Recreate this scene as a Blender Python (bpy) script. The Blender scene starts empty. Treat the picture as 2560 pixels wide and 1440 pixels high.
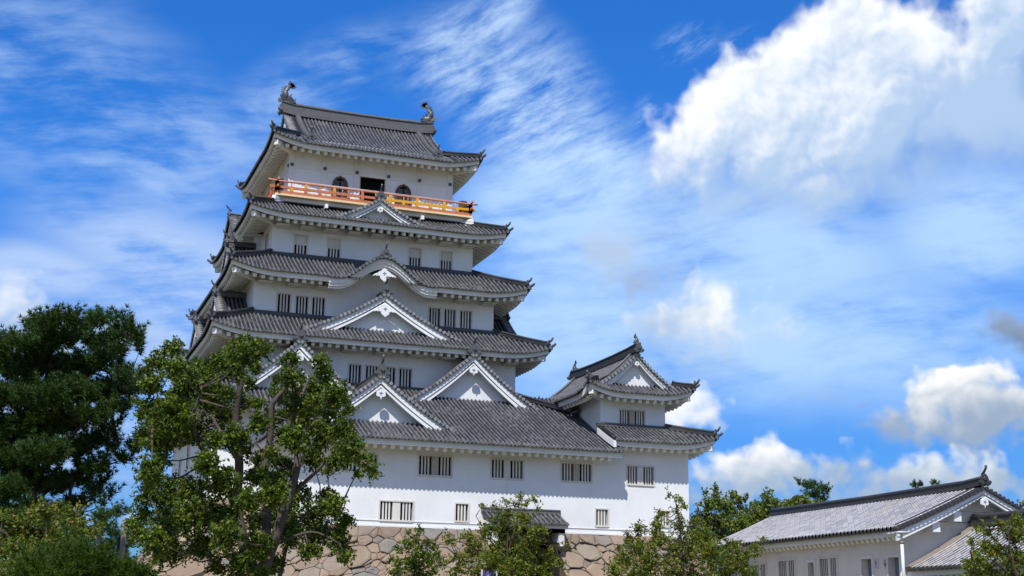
import bpy, math, random, os
from mathutils import Vector, Matrix, noise as mnoise
R_ = random.Random(11)
scene = bpy.context.scene
COL = scene.collection
V = Vector

# ---------------------------------------------------------------- camera
F_PX, YAW, PITCH, ROLL = 3390.53, 0.35691, 0.247162, 0.01137
FW = V((math.sin(YAW)*math.cos(PITCH), math.cos(YAW)*math.cos(PITCH), math.sin(PITCH)))
_r = V((math.cos(YAW), -math.sin(YAW), 0)); _u = _r.cross(FW)
RT = _r*math.cos(ROLL) + _u*math.sin(ROLL)
UP = -_r*math.sin(ROLL) + _u*math.cos(ROLL)
cam = bpy.data.cameras.new('camera'); camo = bpy.data.objects.new('camera', cam); COL.objects.link(camo)
camo.matrix_world = Matrix(((RT.x, UP.x, -FW.x, 0), (RT.y, UP.y, -FW.y, 0), (RT.z, UP.z, -FW.z, 0), (0, 0, 0, 1)))
cam.sensor_width = 36; cam.lens = F_PX/2560*36; cam.clip_start = .5; cam.clip_end = 9000
scene.camera = camo

def ray(px, py):
    return RT*((px-1280)/F_PX) - UP*((py-720)/F_PX) + FW
def onY(px, py, Y):
    d = ray(px, py); return d*(Y/d.y)
def onX(px, py, X):
    d = ray(px, py); return d*(X/d.x)

# ---------------------------------------------------------------- light
SUN_AZ, SUN_EL = math.radians(32), math.radians(53)      # light comes from the front left of the castle
tosun = V((-math.sin(SUN_AZ)*math.cos(SUN_EL), -math.cos(SUN_AZ)*math.cos(SUN_EL), math.sin(SUN_EL)))
sl = bpy.data.lights.new('sun', 'SUN'); sl.energy = 4.3; sl.angle = math.radians(.5); sl.color = (1, .97, .925)
so = bpy.data.objects.new('sun', sl); COL.objects.link(so)
so.rotation_euler = (-tosun).to_track_quat('-Z', 'Y').to_euler(); so.location = tosun*200
scene.view_settings.view_transform = 'Standard'; scene.view_settings.look = 'None'
scene.view_settings.exposure = 0.18; scene.view_settings.gamma = 1
scene.cycles.max_bounces = 6; scene.cycles.diffuse_bounces = 3; scene.cycles.glossy_bounces = 3
scene.cycles.transmission_bounces = 3; scene.cycles.transparent_max_bounces = 8
scene.cycles.caustics_reflective = False; scene.cycles.caustics_refractive = False

# ---------------------------------------------------------------- world: Nishita sky with cloud layers
world = bpy.data.worlds.new('World'); scene.world = world; world.use_nodes = True
wt = world.node_tree; wt.nodes.clear()
STR = .1
class G:
    """tiny helper for writing node graphs"""
    def __init__(s, nt, flat=False): s.nt = nt; s.flat = flat
    def put(s, sock, v):
        if v is None: return
        if hasattr(v, 'links'): s.nt.links.new(v, sock)
        else:
            try: sock.default_value = v
            except Exception: sock.default_value = tuple(v)
    def m(s, op, a, b=None, c=None, clamp=False):
        n = s.nt.nodes.new('ShaderNodeMath'); n.operation = op; n.use_clamp = clamp
        for k, v in enumerate((a, b, c)): s.put(n.inputs[k], v)
        return n.outputs[0]
    def v(s, op, a, b=None, out=0):
        n = s.nt.nodes.new('ShaderNodeVectorMath'); n.operation = op
        s.put(n.inputs[0], a); s.put(n.inputs[1], b)
        return n.outputs['Value'] if op in ('LENGTH', 'DOT_PRODUCT', 'DISTANCE') else n.outputs[0]
    def comb(s, x, y, z=0.):
        n = s.nt.nodes.new('ShaderNodeCombineXYZ')
        for k, v in enumerate((x, y, z)): s.put(n.inputs[k], v)
        return n.outputs[0]
    def sep(s, v):
        n = s.nt.nodes.new('ShaderNodeSeparateXYZ'); s.put(n.inputs[0], v); return n.outputs
    def noise(s, vec, scale, detail=4., rough=.5, dist=0., out='Fac'):
        n = s.nt.nodes.new('ShaderNodeTexNoise'); n.noise_dimensions = '2D' if s.flat else '3D'; s.put(n.inputs['Vector'], vec)
        n.inputs['Scale'].default_value = scale; n.inputs['Detail'].default_value = detail
        n.inputs['Roughness'].default_value = rough; n.inputs['Distortion'].default_value = dist
        return n.outputs[out]
    def voro(s, vec, scale, feat='F1', out='Distance', detail=0., rand=1.):
        n = s.nt.nodes.new('ShaderNodeTexVoronoi'); n.voronoi_dimensions = '2D' if s.flat else '3D'; n.feature = feat; s.put(n.inputs['Vector'], vec)
        n.inputs['Scale'].default_value = scale; n.inputs['Randomness'].default_value = rand
        if 'Detail' in n.inputs: n.inputs['Detail'].default_value = detail
        return n.outputs[out]
    def ss(s, x, lo, hi, a=0., b=1., lin=False):
        n = s.nt.nodes.new('ShaderNodeMapRange'); n.interpolation_type = 'LINEAR' if lin else 'SMOOTHSTEP'
        s.put(n.inputs[0], x)
        for k, v in zip((1, 2, 3, 4), (lo, hi, a, b)): s.put(n.inputs[k], v)
        return n.outputs[0]
    def mix(s, f, a, b, blend='MIX'):
        n = s.nt.nodes.new('ShaderNodeMix'); n.data_type = 'RGBA'; n.blend_type = blend
        s.put(n.inputs[0], f)
        for k, v in ((6, a), (7, b)):
            if isinstance(v, (tuple, list)) and len(v) == 3: v = (*v, 1)
            s.put(n.inputs[k], v)
        return n.outputs[2]
    def ramp(s, f, stops):
        n = s.nt.nodes.new('ShaderNodeValToRGB'); s.put(n.inputs[0], f); e = n.color_ramp.elements
        while len(e) < len(stops): e.new(.5)
        for q, (p, c) in zip(e, stops): q.position = p; q.color = (*c, 1)
        return n.outputs[0]

def ang(px, py):
    d = ray(px, py).normalized(); return math.atan2(d.x, d.y), math.asin(d.z)
PXR = 1/3500.        # radians per photo pixel

def build_sky():
    g = G(wt, True)
    tc = wt.nodes.new('ShaderNodeTexCoord'); d = g.sep(tc.outputs['Generated'])
    u = g.m('ARCTAN2', d[0], d[1]); v = g.m('ARCSINE', d[2]); P = g.comb(u, v)
    sky = wt.nodes.new('ShaderNodeTexSky'); sky.sky_type = 'NISHITA'; sky.sun_disc = False
    sky.sun_elevation = SUN_EL; sky.sun_rotation = math.atan2(tosun.x, tosun.y)
    sky.altitude = 50; sky.air_density = 1.0; sky.dust_density = .6; sky.ozone_density = 2.2
    hs = wt.nodes.new('ShaderNodeHueSaturation'); hs.inputs['Saturation'].default_value = SKY_SAT
    hs.inputs['Hue'].default_value = SKY_HUE; hs.inputs['Value'].default_value = SKY_VAL
    wt.links.new(sky.outputs[0], hs.inputs['Color']); base = hs.outputs[0]
    # clear autumn air: deep blue overhead, less milky at the skyline
    tint = g.mix(g.ss(v, .02, .34), (.27, .53, 1.02), (.27, .88, 1.62))
    front = g.ss(d[1], -.1, .55)                           # rear sky has its own tint, set for the fill light on the walls
    col = g.mix(1., base, g.mix(front, (.60, .80, 1.22), tint), 'MULTIPLY')
    back = g.ss(d[1], .45, -.1)                            # unseen broken cloud, added behind the camera to whiten the fill light
    col = g.mix(g.m('MULTIPLY', back, g.ss(g.noise(g.v('MULTIPLY', tc.outputs['Generated'], (1, 1, 1.6)), 2.2, 2, .5), .46, .62)), col, tuple(x/STR for x in (.56, .64, .80)))
    def rot(deg, su, sv):
        c, s = math.cos(math.radians(deg)), math.sin(math.radians(deg))
        a = g.m('ADD', g.m('MULTIPLY', u, c), g.m('MULTIPLY', v, s)); b = g.m('ADD', g.m('MULTIPLY', u, -s), g.m('MULTIPLY', v, c))
        return g.comb(g.m('MULTIPLY', a, su), g.m('MULTIPLY', b, sv))
    def ell(px, py, rx, ry, deg=0, vec=None):
        """1 in the middle of an ellipse given in photo pixels, 0 at its rim, negative outside"""
        cu, cv = ang(px, py); c, s = math.cos(math.radians(deg)), math.sin(math.radians(deg))
        w = g.v('SUBTRACT', vec or P, (cu, cv, 0))
        if deg:
            x, y, _ = g.sep(w)
            w = g.comb(g.m('ADD', g.m('MULTIPLY', x, c), g.m('MULTIPLY', y, s)), g.m('ADD', g.m('MULTIPLY', x, -s), g.m('MULTIPLY', y, c)))
        w = g.v('MULTIPLY', w, (1/(rx*PXR), 1/(ry*PXR), 0))
        return g.m('SUBTRACT', 1., g.v('LENGTH', w))
    def lay(col, c, a): return g.mix(a, col, tuple(x/STR for x in c))
    def union(ms, k=.25):
        r = ms[0]
        for q in ms[1:]: r = g.m('SMOOTH_MAX', r, q, k)
        return r
    # cirrus: broad veils and combed streaks
    warp = g.v('SCALE', g.v('SUBTRACT', g.noise(P, 5, 3, .5, out='Color'), (.5, .5, .5)), None)
    warp.node.inputs['Scale'].default_value = .035
    PW = g.v('ADD', P, warp); _u, _v, _ = g.sep(PW)
    def rotw(deg, su, sv):
        c, s = math.cos(math.radians(deg)), math.sin(math.radians(deg))
        a = g.m('ADD', g.m('MULTIPLY', _u, c), g.m('MULTIPLY', _v, s)); b = g.m('ADD', g.m('MULTIPLY', _u, -s), g.m('MULTIPLY', _v, c))
        return g.comb(g.m('MULTIPLY', a, su), g.m('MULTIPLY', b, sv))
    def veil(col, mask, tex, lo, hi, amt, c):
        a = g.m('MULTIPLY', g.ss(mask, -.15, .75), g.ss(tex, lo, hi))
        return lay(col, c, g.m('MULTIPLY', a, amt, clamp=True))
    soft = g.noise(rotw(-12, 1, 2.2), 9, 5, .5)
    streak = g.noise(rotw(26, 1, 3.6), 20, 8, .66)
    fine = g.noise(rotw(9, 1, 5), 12, 8, .64)
    left = union([ell(120, 230, 560, 300, -18, PW), ell(430, 330, 420, 190, -8, PW), ell(330, 420, 330, 90, -14, PW), ell(800, 190, 520, 120, 22, PW)])
    col = veil(col, left, g.m('ADD', g.m('MULTIPLY', soft, .55), g.m('MULTIPLY', fine, .45)), .36, .70, .62, (.46, .63, .90))
    low = union([ell(250, 1000, 560, 330, 0, PW), ell(400, 640, 420, 150, -8, PW), ell(80, 680, 300, 90, 0, PW), ell(460, 780, 420, 160, 0, PW)])
    col = veil(col, low, g.m('ADD', g.m('MULTIPLY', soft, .5), g.m('MULTIPLY', fine, .5)), .24, .62, .85, (.46, .61, .88))
    mid = union([ell(1180, 130, 210, 150, 20, PW), ell(1330, 260, 300, 210, -38, PW), ell(1440, 400, 330, 170, -25, PW), ell(1230, 60, 170, 60, 30, PW)])
    col = veil(col, mid, g.m('ADD', g.m('MULTIPLY', streak, .7), g.m('MULTIPLY', soft, .3)), .30, .70, .85, (.56, .74, .97))
    right = union([ell(1900, 640, 620, 260, -8, PW), ell(1480, 600, 420, 290, 0, PW), ell(2450, 560, 360, 200, 10, PW), ell(2000, 860, 800, 230, 0, PW), ell(1450, 840, 460, 260, 0, PW), ell(1340, 520, 260, 180, 0, PW)])
    col = veil(col, right, g.m('ADD', g.m('MULTIPLY', fine, .38), g.m('MULTIPLY', soft, .62)), .16, .60, .88, (.46, .67, .95))
    wisp = union([ell(1710, 90, 110, 50, 10, PW), ell(1850, 100, 120, 40, 15, PW), ell(1620, 300, 60, 90, 0, PW)])
    col = veil(col, wisp, streak, .45, .75, .35, (.5, .68, .95))
    # cumulus: heaps of domes with billows; the billow field is shared by every cloud
    def field(vec):
        w = g.v('ADD', vec, wv)
        f = g.m('SUBTRACT', .42, g.voro(w, 30, 'F1'))
        f2 = g.m('SUBTRACT', .42, g.voro(w, 74, 'F1'))
        n = g.m('SUBTRACT', g.noise(vec, 30, 4, .52), .5)
        return g.m('ADD', g.m('ADD', g.m('MULTIPLY', f, .5), g.m('MULTIPLY', f2, .22)), g.m('MULTIPLY', n, .9))
    wv = g.v('SCALE', g.v('SUBTRACT', g.noise(P, 20, 3, .55, out='Color'), (.5, .5, .5)), None); wv.node.inputs['Scale'].default_value = .05
    PC = g.v('ADD', P, wv); dl = .007
    b1 = field(P); b2 = field(g.v('ADD', P, (-dl*.55, dl*.83, 0)))
    relief = g.m('SUBTRACT', b1, b2)
    big_n = g.m('SUBTRACT', g.noise(P, 14, 3, .5), .5)
    def along(a0, a1):
        a0 = ang(*a0); a1 = ang(*a1); dv = (a1[0]-a0[0], a1[1]-a0[1]); L2 = dv[0]**2+dv[1]**2
        return g.m('DIVIDE', g.v('DOT_PRODUCT', g.v('SUBTRACT', P, (*a0, 0)), (*dv, 0)), L2)
    def cumulus(col, domes, amp_, edge, lit, shade, grad, k=.012, gain=.5, fade=None, opacity=1., soften=None, rough=1.):
        hs_ = []
        for (px, py, rx, ry) in domes:
            cu, cv = ang(px, py); r = min(rx, ry)*PXR
            L = g.v('LENGTH', g.v('MULTIPLY', g.v('SUBTRACT', PC, (cu, cv, 0)), (1/(rx*PXR), 1/(ry*PXR), 0)))
            hs_.append(g.m('MULTIPLY_ADD', L, -r, r*1.22))
        h = union(hs_, k)
        h1 = g.m('MULTIPLY_ADD', b1, amp_*.8, h)
        t = g.m('MULTIPLY_ADD', big_n, 1.1, along(*grad))
        sh = g.m('MULTIPLY_ADD', relief, gain, g.m('SUBTRACT', 1., t))
        sh = g.ss(sh, 0., 1.)
        e = edge
        if soften:
            e = g.ss(along(*soften[:2]), 0., 1., edge, edge*soften[2])
        a = g.ss(h1, 0., e)
        if fade:
            a = g.m('MULTIPLY', a, g.ss(g.m('MULTIPLY_ADD', big_n, .9, along(*fade)), 0., 1., 1., 0.))
        if opacity < 1: a = g.m('MULTIPLY', a, opacity)
        c = g.mix(sh, tuple(x/STR for x in shade), tuple(x/STR for x in lit))
        return g.mix(a, col, c)
    # grey scraps
    W, WG = (.93, .94, .95), (.80, .85, .91)
    col = cumulus(col, [(1540, 640, 100, 75), (1600, 700, 110, 65), (1500, 660, 60, 60)], .03, .03, (.46, .55, .70), (.34, .42, .57), ((1540, 590), (1560, 730)), opacity=.85, gain=.3)
    col = cumulus(col, [(1700, 560, 150, 60), (1640, 590, 80, 50)], .03, .035, (.50, .63, .80), (.36, .46, .62), ((1680, 500), (1700, 620)), opacity=.5, gain=.3)
    col = cumulus(col, [(2505, 820, 62, 50), (2565, 830, 90, 55)], .022, .016, (.27, .34, .46), (.19, .25, .36), ((2500, 770), (2520, 870)), opacity=.92, gain=.3)
    col = cumulus(col, [(1990, 980, 55, 26), (2040, 995, 65, 22), (2150, 1000, 50, 16), (1890, 1110, 45, 22)], .025, .02, (.42, .50, .64), (.30, .38, .50), ((2000, 960), (2000, 1015)), opacity=.8, gain=.3)
    # white heaps low over the horizon
    col = cumulus(col, [(1770, 795, 120, 76), (1700, 840, 120, 84), (1850, 815, 90, 56), (1720, 910, 140, 70), (1900, 785, 60, 46), (1940, 820, 60, 36), (1660, 880, 90, 60), (1800, 880, 90, 60)], .030, .022, W, (.38, .51, .70), ((1740, 720), (1720, 900)), opacity=.97, soften=((1740, 780), (1730, 900), 1.8), fade=((1740, 960), (1700, 1100)))
    col = cumulus(col, [(1710, 1040, 70, 60), (1760, 1060, 40, 50)], .03, .015, W, (.5, .6, .74), ((1700, 980), (1720, 1130)), opacity=.92)
    col = cumulus(col, [(2410, 970, 105, 66), (2330, 1020, 100, 56), (2490, 1040, 150, 66), (2300, 1080, 130, 40), (2430, 1105, 220, 26)], .035, .014, (.95, .95, .95), (.30, .39, .53), ((2400, 910), (2420, 1080)), fade=((2380, 1080), (2370, 1170)))
    col = cumulus(col, [(1880, 1170, 90, 56), (1800, 1205, 100, 36), (1960, 1190, 80, 40), (2060, 1200, 70, 32), (2200, 1195, 170, 44), (2380, 1185, 210, 60), (2540, 1190, 120, 54), (1900, 1240, 260, 40), (2300, 1250, 300, 40), (2150, 1175, 90, 36), (2480, 1160, 120, 50), (1780, 1240, 120, 50)], .035, .016, W, (.36, .46, .60), ((1900, 1110), (1910, 1230)))
    col = cumulus(col, [(-20, 740, 110, 80), (40, 800, 150, 66), (250, 830, 200, 46), (90, 860, 220, 60)], .035, .03, (.84, .88, .94), (.46, .57, .74), ((30, 680), (60, 840)), opacity=.95)
    col = cumulus(col, [(340, 1310, 120, 26), (260, 1330, 160, 20)], .03, .018, (.88, .92, .96), (.5, .6, .75), ((330, 1280), (330, 1350)), opacity=.8)
    # the great heap at upper right
    big = [(2075, 60, 105, 75), (2000, 110, 70, 60), (2200, 60, 85, 75), (2180, 170, 220, 160), (2290, 80, 55, 50), (1890, 175, 60, 55), (1850, 230, 120, 90), (1950, 230, 170, 130),
           (1740, 290, 70, 55), (1790, 350, 150, 110), (1950, 370, 200, 130), (2150, 340, 250, 160), (2400, 170, 170, 90), (2500, 90, 130, 110), (2560, 60, 120, 130), (2450, 290, 220, 160), (1680, 380, 70, 70), (1760, 450, 140, 90), (2580, 330, 150, 140), (1880, 490, 150, 90), (2080, 480, 220, 110), (2330, 440, 220, 110), (1680, 460, 70, 70)]
    col = cumulus(col, big, .027, .018, (.89, .915, .945), (.40, .55, .78), ((1960, 90), (2110, 420)), k=.022, gain=.8, fade=((1980, 450), (2050, 720)), soften=((1980, 200), (2050, 480), 2.2))
    bg = wt.nodes.new('ShaderNodeBackground'); bg.inputs['Strength'].default_value = STR
    wt.links.new(col, bg.inputs['Color'])
    out = wt.nodes.new('ShaderNodeOutputWorld'); wt.links.new(bg.outputs[0], out.inputs[0])
SKY_SAT, SKY_HUE, SKY_VAL = 1.12, .5, 1.0
build_sky()
world.cycles.sampling_method = 'MANUAL'; world.cycles.sample_map_resolution = 512

# ================================================================ materials
def mat(name, rough=.6, spec=.3):
    m = bpy.data.materials.new(name); m.use_nodes = True; nt = m.node_tree
    b = nt.nodes['Principled BSDF']; b.inputs['Roughness'].default_value = rough
    b.inputs['Specular IOR Level'].default_value = spec
    return m, G(nt), b
def tc_obj(g):
    n = g.nt.nodes.new('ShaderNodeNewGeometry'); return n.outputs['Position'], n
def bump(g, b, h, dist, strength=.6):
    n = g.nt.nodes.new('ShaderNodeBump'); n.inputs['Strength'].default_value = strength; n.inputs['Distance'].default_value = dist
    g.put(n.inputs['Height'], h); g.nt.links.new(n.outputs[0], b.inputs['Normal'])
def plaster(name, c0, c1, dirt=(.50, .47, .42), amt=.35):
    m, g, b = mat(name, .85, .15); p, _ = tc_obj(g)
    n1 = g.noise(p, .7, 5, .6); x, y, z = g.sep(p)
    st = g.noise(g.comb(g.m('MULTIPLY', x, 2.2), g.m('MULTIPLY', y, 2.2), g.m('MULTIPLY', z, .16)), 2.2, 6, .65)
    sp = g.noise(p, 9, 4, .6)
    c = g.mix(g.ss(n1, .3, .7), c0, c1)
    c = g.mix(g.m('MULTIPLY', g.m('MULTIPLY', g.ss(st, .54, .82), amt), g.ss(sp, .3, .7)), c, dirt)
    g.put(b.inputs['Base Color'], c); bump(g, b, sp, .01, .25)
    return m
M_WALL = plaster('white_plaster', (.77, .78, .78), (.71, .715, .715), (.48, .46, .41), .55)
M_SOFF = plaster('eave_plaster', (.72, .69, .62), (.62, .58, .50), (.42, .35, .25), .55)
M_TRIM = plaster('trim_plaster', (.76, .75, .72), (.66, .65, .61), (.40, .38, .34), .5)
M_FRAME = plaster('window_frame_plaster', (.68, .65, .59), (.60, .56, .50), (.25, .17, .11), .7)
M_BAR = plaster('window_bar_plaster', (.68, .66, .61), (.58, .55, .50), (.22, .15, .10), .6)
M_OLDW = plaster('annex_plaster', (.72, .69, .62), (.63, .60, .54), (.36, .33, .28), .5)

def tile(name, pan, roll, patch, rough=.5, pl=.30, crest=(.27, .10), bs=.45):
    """barrel tiles: UV holds the row number (times .235) along the eave and metres up the slope; the shading of the rolls is painted in, dark pans and flanks under light crests"""
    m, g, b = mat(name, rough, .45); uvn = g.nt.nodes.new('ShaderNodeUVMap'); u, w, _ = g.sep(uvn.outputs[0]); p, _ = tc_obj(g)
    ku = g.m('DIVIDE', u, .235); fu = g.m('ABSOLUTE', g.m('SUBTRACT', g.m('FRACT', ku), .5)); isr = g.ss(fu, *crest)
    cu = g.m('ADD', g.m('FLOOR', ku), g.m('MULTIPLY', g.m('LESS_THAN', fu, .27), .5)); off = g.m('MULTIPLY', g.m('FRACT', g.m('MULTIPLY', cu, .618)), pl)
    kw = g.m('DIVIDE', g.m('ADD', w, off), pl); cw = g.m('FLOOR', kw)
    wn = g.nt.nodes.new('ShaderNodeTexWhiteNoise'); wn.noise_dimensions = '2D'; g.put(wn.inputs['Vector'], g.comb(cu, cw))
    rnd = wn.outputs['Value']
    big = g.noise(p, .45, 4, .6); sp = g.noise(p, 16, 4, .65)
    c = g.mix(isr, pan, roll)  # self-shadow of pans and flanks, light on crests, put into the colour
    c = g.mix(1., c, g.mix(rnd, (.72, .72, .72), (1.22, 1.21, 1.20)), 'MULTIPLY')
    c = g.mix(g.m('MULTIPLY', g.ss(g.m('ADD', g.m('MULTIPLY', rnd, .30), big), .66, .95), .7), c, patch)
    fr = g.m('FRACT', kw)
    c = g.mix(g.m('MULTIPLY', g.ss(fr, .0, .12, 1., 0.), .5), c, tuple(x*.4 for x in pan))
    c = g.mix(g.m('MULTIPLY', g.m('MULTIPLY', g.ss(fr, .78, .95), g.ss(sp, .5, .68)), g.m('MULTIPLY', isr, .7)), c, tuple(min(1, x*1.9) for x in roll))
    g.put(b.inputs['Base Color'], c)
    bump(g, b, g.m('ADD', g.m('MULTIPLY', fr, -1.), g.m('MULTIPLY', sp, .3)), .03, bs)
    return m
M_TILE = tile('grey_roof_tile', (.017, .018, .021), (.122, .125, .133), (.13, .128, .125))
M_TILE_V = tile('limed_verge_tile', (.045, .045, .048), (.22, .222, .228), (.2, .2, .2))
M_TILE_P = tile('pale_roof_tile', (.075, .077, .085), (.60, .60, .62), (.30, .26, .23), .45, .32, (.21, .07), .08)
def plain(name, c, rough=.6, spec=.3, var=.25, scale=3., metal=0.):
    m, g, b = mat(name, rough, spec); p, _ = tc_obj(g)
    n = g.noise(p, scale, 6, .65)
    g.put(b.inputs['Base Color'], g.mix(n, tuple(x*(1-var) for x in c), tuple(min(1, x*(1+var)) for x in c)))
    b.inputs['Metallic'].default_value = metal; bump(g, b, n, .01, .3)
    return m
M_RIDGE = plain('ridge_tile', (.10, .10, .10), .5, .4, .55, 5)
M_DARKT = plain('dark_ridge_tile', (.045, .043, .043), .42, .45, .4, 6)
M_ORN = plain('ornament_tile', (.075, .078, .082), .42, .5, .6, 12)
M_DARK = plain('dark_interior', (.010, .010, .011), .9, .1, .3)
M_SHUT = plain('shutter_board', (.35, .32, .27), .8, .15, .3, 6)
M_PEEL = plain('peeling_board', (.40, .36, .31), .85, .15, .5, 9)
M_ORANGE = plain('faded_orange_paint', (.50, .165, .075), .65, .25, .35, 5)
M_YELLOW = plain('yellow_primer', (.66, .33, .02), .5, .3, .2, 7)
M_CREAM = plain('cream_edge', (.72, .56, .33), .7, .2, .2, 5)
M_PINK = plain('faded_rail_paint', (.55, .22, .14), .6, .25, .2, 7)
M_WOOD = plain('weathered_wood', (.10, .075, .05), .8, .2, .4, 8)
M_BROWN = plain('brown_frame', (.115, .062, .036), .6, .3, .3, 9)
M_STEEL = plain('white_painted_steel', (.62, .64, .66), .4, .4, .08, 4)
M_GREYW = plain('grey_pole', (.22, .18, .145), .8, .2, .35, 6)
M_EMB = plain('emblem_shadow', (.17, .19, .22), .7, .2, .2, 9)
def glassy(name, c):
    m, g, b = mat(name, .15, .5); b.inputs['Base Color'].default_value = (*c, 1); return m
M_LOUV = plain('grey_louvre', (.12, .125, .13), .4, .4, .2, 10)

def stone_mat():
    m, g, b = mat('granite_blocks', .85, .2); p, geo = tc_obj(g)
    r = geo.outputs['Random Per Island']
    c = g.ramp(r, [(0., (.27, .19, .13)), (.18, (.30, .225, .16)), (.36, (.24, .18, .135)), (.52, (.285, .215, .16)), (.66, (.185, .182, .175)), (.80, (.31, .245, .18)), (.90, (.22, .145, .10)), (1., (.165, .168, .165))])
    n = g.noise(p, 1.6, 6, .65); n2 = g.noise(p, 9, 5, .7); n3 = g.noise(p, .35, 3, .5)
    c = g.mix(g.m('MULTIPLY', g.ss(n, .42, .75), .55), c, (.36, .285, .21))
    c = g.mix(g.m('MULTIPLY', g.ss(n2, .52, .78), .4), c, (.16, .125, .095))
    c = g.mix(g.m('MULTIPLY', g.ss(n3, .5, .75), .35), c, (.20, .15, .11))
    g.put(b.inputs['Base Color'], c); bump(g, b, g.m('ADD', g.m('MULTIPLY', n, .6), g.m('MULTIPLY', n2, .5)), .07, .7)
    return m
M_STONE = stone_mat()
M_JOINT = plain('joint_shade', (.05, .04, .032), .95, .05, .4, 4)

def leaf_mat(name, cols, trans=.35, gloss=.4, rough=.42):
    """cols: ramp stops driven by a random value per leaf"""
    m = bpy.data.materials.new(name); m.use_nodes = True; nt = m.node_tree; nt.nodes.clear(); g = G(nt)
    p, geo = tc_obj(g); r = geo.outputs['Random Per Island']
    c = g.ramp(r, cols); n = g.noise(p, .9, 3, .5)
    c = g.mix(g.ss(n, .35, .7), g.mix(1., c, (.72, .78, .8), 'MULTIPLY'), c)
    b = nt.nodes.new('ShaderNodeBsdfPrincipled'); b.inputs['Roughness'].default_value = rough; b.inputs['Specular IOR Level'].default_value = gloss
    g.put(b.inputs['Base Color'], c)
    t = nt.nodes.new('ShaderNodeBsdfTranslucent'); g.put(t.inputs[0], g.mix(1., c, (1.0, 1.05, .45), 'MULTIPLY'))
    ms = nt.nodes.new('ShaderNodeMixShader'); ms.inputs[0].default_value = trans
    nt.links.new(b.outputs[0], ms.inputs[1]); nt.links.new(t.outputs[0], ms.inputs[2])
    o = nt.nodes.new('ShaderNodeOutputMaterial'); nt.links.new(ms.outputs[0], o.inputs[0])
    return m
M_LEAF = leaf_mat('broad_leaf', [(0, (.040, .085, .008)), (.4, (.085, .145, .011)), (.75, (.145, .205, .014)), (.93, (.21, .25, .02)), (1, (.26, .22, .035))], .30, .22, .45)
M_CHERRY = leaf_mat('cherry_leaf', [(0, (.085, .135, .016)), (.45, (.155, .21, .022)), (.82, (.23, .265, .028)), (.93, (.34, .28, .03)), (.98, (.48, .27, .04)), (1, (.42, .14, .04))], .35, .3)
M_PINE = leaf_mat('pine_needle', [(0, (.026, .062, .014)), (.5, (.045, .098, .018)), (.88, (.070, .125, .022)), (1, (.13, .12, .03))], .22, .2, .55)
M_PINEB = leaf_mat('bright_pine_needle', [(0, (.032, .070, .007)), (.5, (.058, .108, .010)), (1, (.10, .15, .014))], .3, .2, .55)
M_BACK = leaf_mat('backdrop_leaf', [(0, (.09, .15, .022)), (.6, (.165, .22, .03)), (.9, (.19, .20, .035)), (1, (.26, .20, .035))], .3, .25)
M_BARK = plain('bark', (.062, .048, .038), .9, .15, .5, 6)
M_BARKL = plain('grey_bark', (.088, .073, .060), .9, .15, .55, 7)
M_BARKD = plain('dark_bark', (.040, .032, .026), .9, .1, .5, 7)

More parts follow.
